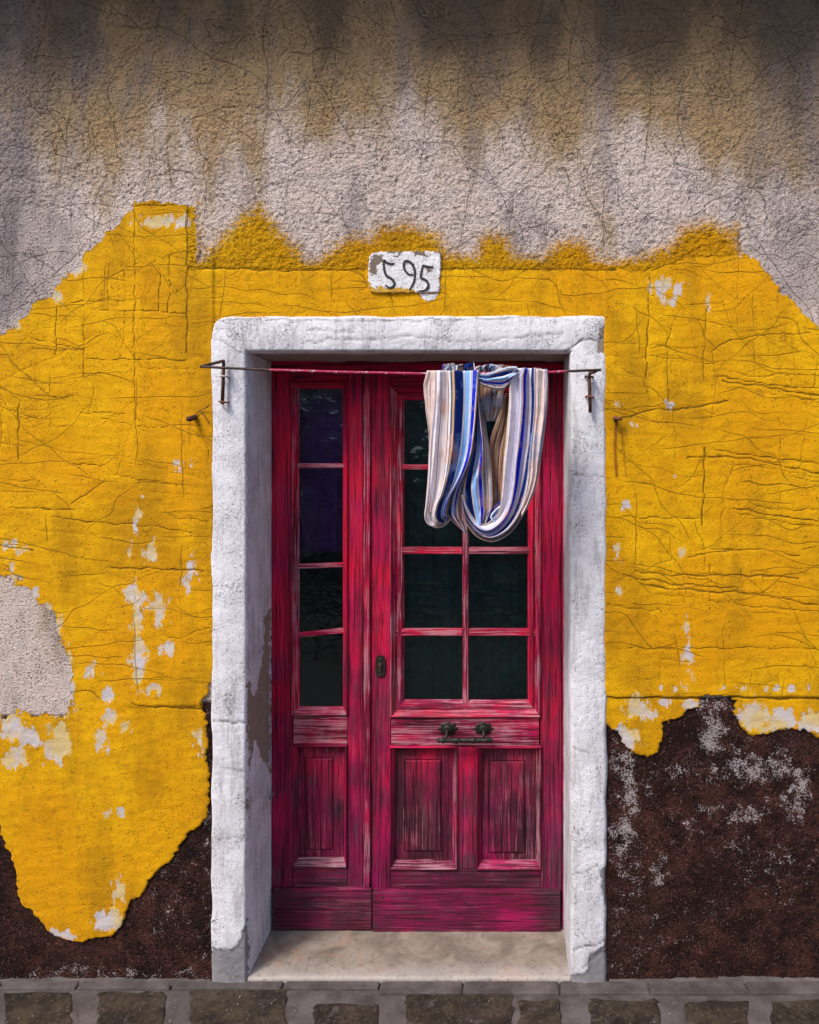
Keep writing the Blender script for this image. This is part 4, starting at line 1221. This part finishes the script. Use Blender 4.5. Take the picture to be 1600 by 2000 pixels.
br2 = bm_link("bracket", bm, M['rust'], rodthing, True)
br2['label'] = "right iron bracket, a plain rusty pin"
for par, lst in ((br1, ((436.5, 735, 'thread'), (435, 785, 'rustlight'))), (br2, ((1151.5, 736, 'rust'), (1152.5, 775, 'rustlight')))):
    for x, y, mt in lst:
        bm = bmesh.new()
        q = P(x, y, YB)
        tube(bm, [q + Vector((-.0125, .034, .001)), q + Vector((-.0115, -.002, .0015)), q + Vector((-.006, -.0085, .001)), q + Vector((.006, -.0085, -.001)), q + Vector((.0115, -.002, -.001)), q + Vector((.0125, .034, 0))], .0032, 8)
        bm_link("staple", bm, M[mt], par, True)

# hooks either side of the surround
h1 = empty("wall_hook", P(372, 817, -.02), "stubby dark iron pin in the yellow wall left of the white surround", "wall hook", "old iron pins flanking the doorway")
bm = bmesh.new()
tube(bm, [P(384, 812, .01), P(380, 815, -.02), P(371, 818, -.045), P(364, 818.5, -.05)], [.006, .0085, .0095, .007], 12)
bm_link("pin", bm, M['rust'], h1, True)
bm = bmesh.new()
tube(bm, [P(380, 812, -.014), P(385, 806, -.016), P(391, 801, -.016), P(400, 798, -.02), P(410, 790, -.03)], .0016, 6)
tube(bm, [P(391, 801, -.014), P(398, 811, -.016), P(405, 820, -.018), P(409, 828, -.018)], .0012, 6)
w_ = bm_link("wire", bm, M['rust'], h1, True)
h2 = empty("wall_hook", P(1205, 818, -.02), "rusty T-headed nail in the yellow wall right of the white surround", "wall hook", "old iron pins flanking the doorway")
bm = bmesh.new()
tube(bm, [P(1205, 823, .02), P(1202, 821, -.03)], .0055, 10)
bm_link("shank", bm, M['rust'], h2, True)
bm = bmesh.new()
tube(bm, [P(1197, 816.5, -.036), P(1204, 817, -.038), P(1210, 818.5, -.036), P(1214, 817.5, -.032)], [.006, .0068, .0062, .006], 12)
bm_link("head", bm, M['rustlight'], h2, True)

# ------------------------------------------------------------------ striped cloth over the rod
cloth = empty("striped_cloth", P(950, 729, YR), "long blue, white and tan striped cloth looped over the rod in front of the door", "cloth")


def sheet(name, Le, Re, y, s0, s1, folds=3, amp=.010, lat=.05, seed=1, nu=90, nv=150, wrap=0, ysag=0.0, sbend=0.0, rev=False, label=None, bulge=0.010, yoff=None, mat='cloth'):
    """a folded strip between two measured edges; s0..s1 is the span of the stripe pattern it shows"""
    L, R = catmull(Le, nv), catmull(Re, nv)
    U, T = np.meshgrid(np.linspace(0, 1, nu), np.linspace(0, 1, nv), indexing='ij')
    ph = 2 * math.pi * (folds * U + .55 * fbm(U * 1.2, T * 1.6, 2, seed)) + seed * 1.7 + 1.2 * T
    env = np.sin(math.pi * U) ** .5
    uu = U + lat * np.sin(ph) * env * (.55 + .45 * np.sin(T * 3 + seed))
    x = L[None, :, 0] * (1 - uu) + R[None, :, 0] * uu
    yy = L[None, :, 1] * (1 - uu) + R[None, :, 1] * uu
    D = np.full(U.shape, y) + amp * np.cos(ph) * (.5 + .5 * env) - bulge * np.sin(math.pi * U) + ysag * np.sin(math.pi * T)
    D += fbm(U * 4, T * 5, 3, seed + 9) * .004 + fbm(U * 10, T * 2.6, 3, seed + 19) * .0065 * np.sin(math.pi * np.clip(T, 0, 1)) ** .3
    if yoff is not None: D += np.interp(T, *yoff)
    k = (CD + y) / CD / PX
    Xw, Zw = CX + (x - 980) * k, CZ + (887 - yy) * k
    Suv = s0 + (s1 - s0) * (U + sbend * np.sin(math.pi * T) * U * (1 - U))
    rowsX, rowsY, rowsZ, rowsS, rowsT = [Xw], [D], [Zw], [Suv], [T]
    if wrap:      # the cloth goes on over the rod and down behind it
        for sg, dy, dz in ((1, .25, .0040), (2, .6, .0055), (3, .95, .0035), (4, 1.15, -.004), (5, 1.2, -.03), (6, 1.2, -.09)):
            f = D[:, :1]
            rowsX.insert(0, Xw[:, :1]); rowsZ.insert(0, Zw[:, :1] + dz); rowsY.insert(0, f + (YR - f) * min(dy, 1.0) + max(0, dy - .6) * .022); rowsS.insert(0, Suv[:, :1]); rowsT.insert(0, T[:, :1] * 0 - .02 * sg)
    Xw, D, Zw, Suv, T = (np.concatenate(r, 1) for r in (rowsX, rowsY, rowsZ, rowsS, rowsT))
    nvv = Xw.shape[1]
    me = np_mesh(name, np.stack([Xw, D, Zw], -1).reshape(-1, 3), grid_faces(nu, nvv))
    uvl = me.uv_layers.new(name="UVMap")
    li = np.empty(len(me.loops), np.int32)
    me.loops.foreach_get("vertex_index", li)
    uv = np.stack([Suv.reshape(-1)[li], T.reshape(-1)[li]], -1).astype(np.float32)
    uvl.data.foreach_set("uv", uv.ravel())
    o = link(name, me, M[mat], cloth, True)
    sm = o.modifiers.new("thick", 'SOLIDIFY')
    sm.thickness = .0013
    sm.offset = 0
    if label: o['label'] = label
    return o


# behind everything: the far side of the cloth and its frayed end
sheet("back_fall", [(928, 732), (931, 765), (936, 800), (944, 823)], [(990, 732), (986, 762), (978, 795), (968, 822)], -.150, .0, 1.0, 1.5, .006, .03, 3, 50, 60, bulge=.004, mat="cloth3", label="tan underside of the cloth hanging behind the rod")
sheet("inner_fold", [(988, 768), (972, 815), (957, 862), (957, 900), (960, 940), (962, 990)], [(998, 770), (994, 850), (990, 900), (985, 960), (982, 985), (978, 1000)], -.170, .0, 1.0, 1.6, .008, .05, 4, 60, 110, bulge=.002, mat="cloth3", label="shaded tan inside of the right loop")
sheet("inner_fold", [(926, 768), (928, 840), (920, 890), (912, 930), (908, 980)], [(936, 768), (950, 830), (956, 880), (955, 930), (955, 985)], -.165, .30, .50, 1.5, .006, .05, 6, 50, 100, bulge=.002)
for k, (a, b, s0, s1) in enumerate((((866, 712), (888, 709), .70, .86), ((886, 714), (926, 708), .28, .52), ((930, 716), (962, 710), .26, .50), ((958, 711), (1010, 716), .76, 1.0))):
    sheet("frayed_end", [(a[0], a[1]), (a[0] - 3, a[1] + 8), (a[0] - 4, 738)], [(b[0], b[1]), (b[0] + 2, b[1] + 9), (b[0] + 4, 738)], -.150, s0, s1, 2, .008, .10, 10 + k, 40, 20, bulge=.003)
# left hanging
sheet("drape", [(834, 727), (828, 755), (832, 800), (838, 850), (838, 900), (835, 950), (832, 1000)], [(860, 727), (858, 780), (853, 850), (850, 900), (850, 950), (848, 1000)], YR - .012, .0, .13, 1.2, .008, .05, 2, 50, 120, wrap=1, label="pale outer edge of the left hanging")
sheet("drape", [(849, 727), (848, 780), (842, 840), (838, 880), (836, 930), (832, 985), (830, 1006), (834, 1020), (845, 1027), (858, 1030)],
      [(936, 727), (933, 765), (929, 820), (922, 880), (911, 915), (898, 940), (884, 962), (874, 985), (870, 1003), (875, 1014)], YR - .020, .10, .745, 2.2, .017, .045, 5, 140, 200, wrap=1, sbend=-.5,
      yoff=((0, .75, .9, 1), (0, -.005, 0, .035)), label="left hanging with broad navy and royal blue stripes")
sheet("drape", [(834, 1012), (838, 1022), (850, 1031), (866, 1029), (881, 1015)], [(840, 1000), (848, 1010), (856, 1014), (866, 1010), (874, 1000)], YR + .012, .06, .34, 2, .004, .05, 7, 40, 60, bulge=.004)
sheet("twist", [(922, 882), (906, 918), (891, 943), (880, 965), (873, 985), (872, 1003), (880, 1014), (895, 1029), (906, 1037)], [(926, 900), (918, 918), (910, 940), (904, 960), (903, 985), (904, 1008), (909, 1025), (912, 1034), (913, 1042)], YR + .006, .30, .98, 3, .007, .05, 8, 90, 130, bulge=.012, label="twisted bundle with dark stripes")
# right loop
sheet("drape", [(930, 764), (926, 850), (921, 890), (909, 930), (903, 955), (903, 975), (909, 1002), (917, 1018), (928, 1032)], [(934, 770), (945, 820), (953, 858), (958, 890), (960, 920), (962, 950), (962, 985), (957, 1002), (948, 1026)], YR + .004, .33, .90, 1.8, .016, .05, 9, 110, 150, bulge=.010, label="left arm of the right loop")
sheet("loop", [(1006, 722), (996, 740), (994, 790), (988, 860), (984, 900), (982, 940), (979, 975), (974, 998), (962, 1014), (946, 1024), (931, 1018), (920, 1004), (912, 988), (904, 966)],
      [(1058, 722), (1062, 745), (1064, 790), (1060, 850), (1053, 900), (1046, 940), (1036, 975), (1020, 1010), (998, 1040), (968, 1057), (940, 1053), (920, 1036), (908, 1012), (902, 968)], YR - .018, .0, 1.0, 2.6, .016, .045, 13, 150, 260, wrap=1, mat='cloth2', label="right loop with bright white and royal blue stripes")
sheet("drape", [(1044, 724), (1044, 760), (1046, 795), (1043, 830), (1038, 870), (1036, 910), (1030, 950), (1020, 985)], [(1069, 724), (1070, 745), (1069, 790), (1063, 850), (1055, 905), (1047, 950), (1034, 985), (1018, 1014)], YR - .030, .0, .14, 1.3, .007, .05, 12, 50, 130, wrap=1, label="pale outer edge of the right hanging")
# tuck across the rod between the two hangings, and the small curl in the loop
sheet("tuck", [(931, 727), (945, 729), (958, 727), (985, 719), (1004, 717), (1016, 724)], [(934, 745), (945, 754), (958, 758), (980, 763), (993, 752), (1002, 738)], YR - .018, .30, .86, 2.4, .008, .05, 15, 60, 80, bulge=.012, yoff=((0, .5, 1), (.01, -.006, 0)), label="twisted tan and navy fold lying along the rod")
sheet("curl", [(953, 1022), (952, 1006), (962, 992), (980, 975)], [(975, 1014), (966, 1010), (972, 1001), (984, 992)], YR - .004, .42, .62, 1.5, .005, .05, 17, 40, 50, bulge=.008)

# ------------------------------------------------------------------ pavement at the foot of the wall
ZP = -.012
pave = empty("pavement", (0, -.2, ZP), kind='structure')
bm = bmesh.new()
n = 80
gx, gy = np.linspace(-1.7, 1.7, 240), np.linspace(-1.1, .02, 80)
Xg, Yg = np.meshgrid(gx, gy, indexing='ij')
Zg = ZP - .008 + fbm(Xg / .12, Yg / .12, 3, 7) * .004
bm.free()
me = np_mesh("mortar_bed", np.stack([Xg, Yg, Zg], -1).reshape(-1, 3), grid_faces(240, 80))
link("mortar_bed", me, M['mortar'], pave, True)


def gpt(px, py):
    """point of the pavement seen at that pixel"""
    d = CD * PX * (CZ - ZP) / (py - 887.0)
    return CX + (px - 980) * d / (CD * PX), d - CD


def pstone(name, xs, y0, y1, mat, top, rnd, seed, r=.03, wob=.008, skew=(0, 0)):
    rr = random.Random(seed)
    x0, x1 = xs
    pts = []
    cs = ((x1 - r, y1 - r, 0), (x0 + r, y1 - r, 90), (x0 + r, y0 + r, 180), (x1 - r, y0 + r, 270))
    for ci, (cx, cy, a0) in enumerate(cs):
        for k in range(4):
            a = math.radians(a0 + 30 * k)
            pts.append((cx + r * math.cos(a) + rr.uniform(-wob, wob), cy + r * math.sin(a) + rr.uniform(-wob, wob)))
        nx_, ny_, _ = cs[(ci + 1) % 4]
        a = math.radians(a0 + 90)
        for t in (.2, .4, .6, .8):
            pts.append((cx + (nx_ - cx) * t + r * math.cos(a) + rr.uniform(-wob, wob), cy + (ny_ - cy) * t + r * math.sin(a) + rr.uniform(-wob, wob)))
    bm = bmesh.new()
    cxm, cym = (x0 + x1) / 2, (y0 + y1) / 2
    pts = [(x + (skew[0] + (skew[1] - skew[0]) * (x - x0) / (x1 - x0)) * (y1 - y) / .12, y) for x, y in pts]
    cxm = sum(p[0] for p in pts) / len(pts)
    rings = []
    for s_, z in ((1.0, ZP - .02), (1.0, top - .006), (.985, top - .001), (.93, top + .001)):
        rings.append([bm.verts.new((cxm + (x - cxm) * s_, cym + (y - cym) * s_, z + (rr.uniform(-.001, .001) if z > ZP - .01 else 0))) for x, y in pts])
    for a, b in zip(rings[:-1], rings[1:]):
        for i in range(len(pts)):
            j = (i + 1) % len(pts)
            bm.faces.new((a[i], a[j], b[j], b[i]))
    bm.faces.new(rings[-1])
    return bm_link(name, bm, mat, pave, False)


# narrow kerb strip against the wall
jt = [-140, 0, 152, 336, 553, 742, 905, 1093, 1268, 1457, 1640, 1800]
for k, (a, b) in enumerate(zip(jt[:-1], jt[1:])):
    xa, xb = gpt(a + 1.5, 1925)[0], gpt(b - 1.5, 1925)[0]
    yb = gpt(800, 1940 if a > 700 else 1931)[1]
    pstone("kerb_stone", (xa, xb), yb, -.005, M['mortar'], ZP + .001, .002, 30 + k, .004, .0012)
# mortar smeared into the corner between wall and pavement
for x0_, x1_ in ((-1.7, (412 - 800) / PX), ((1190 - 800) / PX, 1.7)):
    nn = int((x1_ - x0_) / .006)
    xs_ = np.linspace(x0_, x1_, nn)
    hh = .005 + .009 * np.clip(fbm(xs_ / .05, xs_ * 0 + 2.2, 4, 13) + .25, 0, 1.2)
    ww = .012 + .020 * np.clip(fbm(xs_ / .06, xs_ * 0 + 7.7, 4, 17) + .3, 0, 1.2)
    V = []
    for t in (0, .25, .5, .75, 1):
        V.append(np.stack([xs_, .010 - (.010 + ww) * t, ZP - .002 + (hh + .002) * (1 - t) ** 1.8 + fbm(xs_ / .012, xs_ * 0 + t * 9, 2, 23) * .0025 * (t < 1)], -1))
    V = np.stack(V, 1).reshape(-1, 3)
    link("mortar_fillet", np_mesh("mortar_fillet", V, grid_faces(nn, 5)), M['mortar'], pave, True)
# dark setts
SETT = [(-190, -40, 1934), (8, 140, 1934), (190, 322, 1934), (370, 560, 1927), (612, 742, 1958), (792, 1004, 1936), (1012, 1098, 1948), (1150, 1287, 1948), (1338, 1462, 1950), (1506, 1660, 1950), (1700, 1850, 1948)]
for k, (a, b, t) in enumerate(SETT):
    y1 = gpt(800, t)[1]
    xa, xb = gpt(a, t)[0], gpt(b, t)[0]
    yb = y1 - .17
    pb_ = 887 + CD * PX * (CZ - ZP) / (CD + y1 - .12)
    pstone("paving_stone", (xa, xb), yb, y1, M['sett'], ZP - .005, .002, 60 + k, .016, .0075, (gpt(a, pb_)[0] - xa, gpt(b, pb_)[0] - xb))
for k in range(10):
    xa = -1.62 + k * .34 + random.uniform(-.02, .02)
    pstone("paving_stone", (xa, xa + .27), -.66, -.40, M['sett'], ZP + .0005, .002, 90 + k, .03, .008)

bm = bmesh.new()
for ring in (((-60, -60), (60, -60), (60, 60), (-60, 60)),):
    bm.faces.new([bm.verts.new((x, y, ZP - .055)) for x, y in ring])
tag(bm_link("ground", bm, M['ground']), kind='structure')

# loose grit on the pavement
gr = bmesh.new()
rr = random.Random(4)
for k in range(60):
    px, py = rr.uniform(-20, 1620), rr.uniform(1914, 2000)
    x, y = gpt(px, py)
    s_ = rr.uniform(.0012, .0032) * (1.8 if rr.random() < .08 else 1)
    vs = [gr.verts.new((x + s_ * rr.uniform(.6, 1.2) * math.cos(a), min(y, -.003) + s_ * rr.uniform(.6, 1.2) * math.sin(a), ZP + .001)) for a in (0, 1.3, 2.5, 3.8, 5.1)]
    t_ = gr.verts.new((x + s_ * .2, min(y, -.003), ZP + .002 + s_ * .7))
    for i in range(5): gr.faces.new((vs[i], vs[(i + 1) % 5], t_))
tag(bm_link("grit", gr, M['gritm']), "pale grit scattered over the pavement", "grit", kind='stuff')
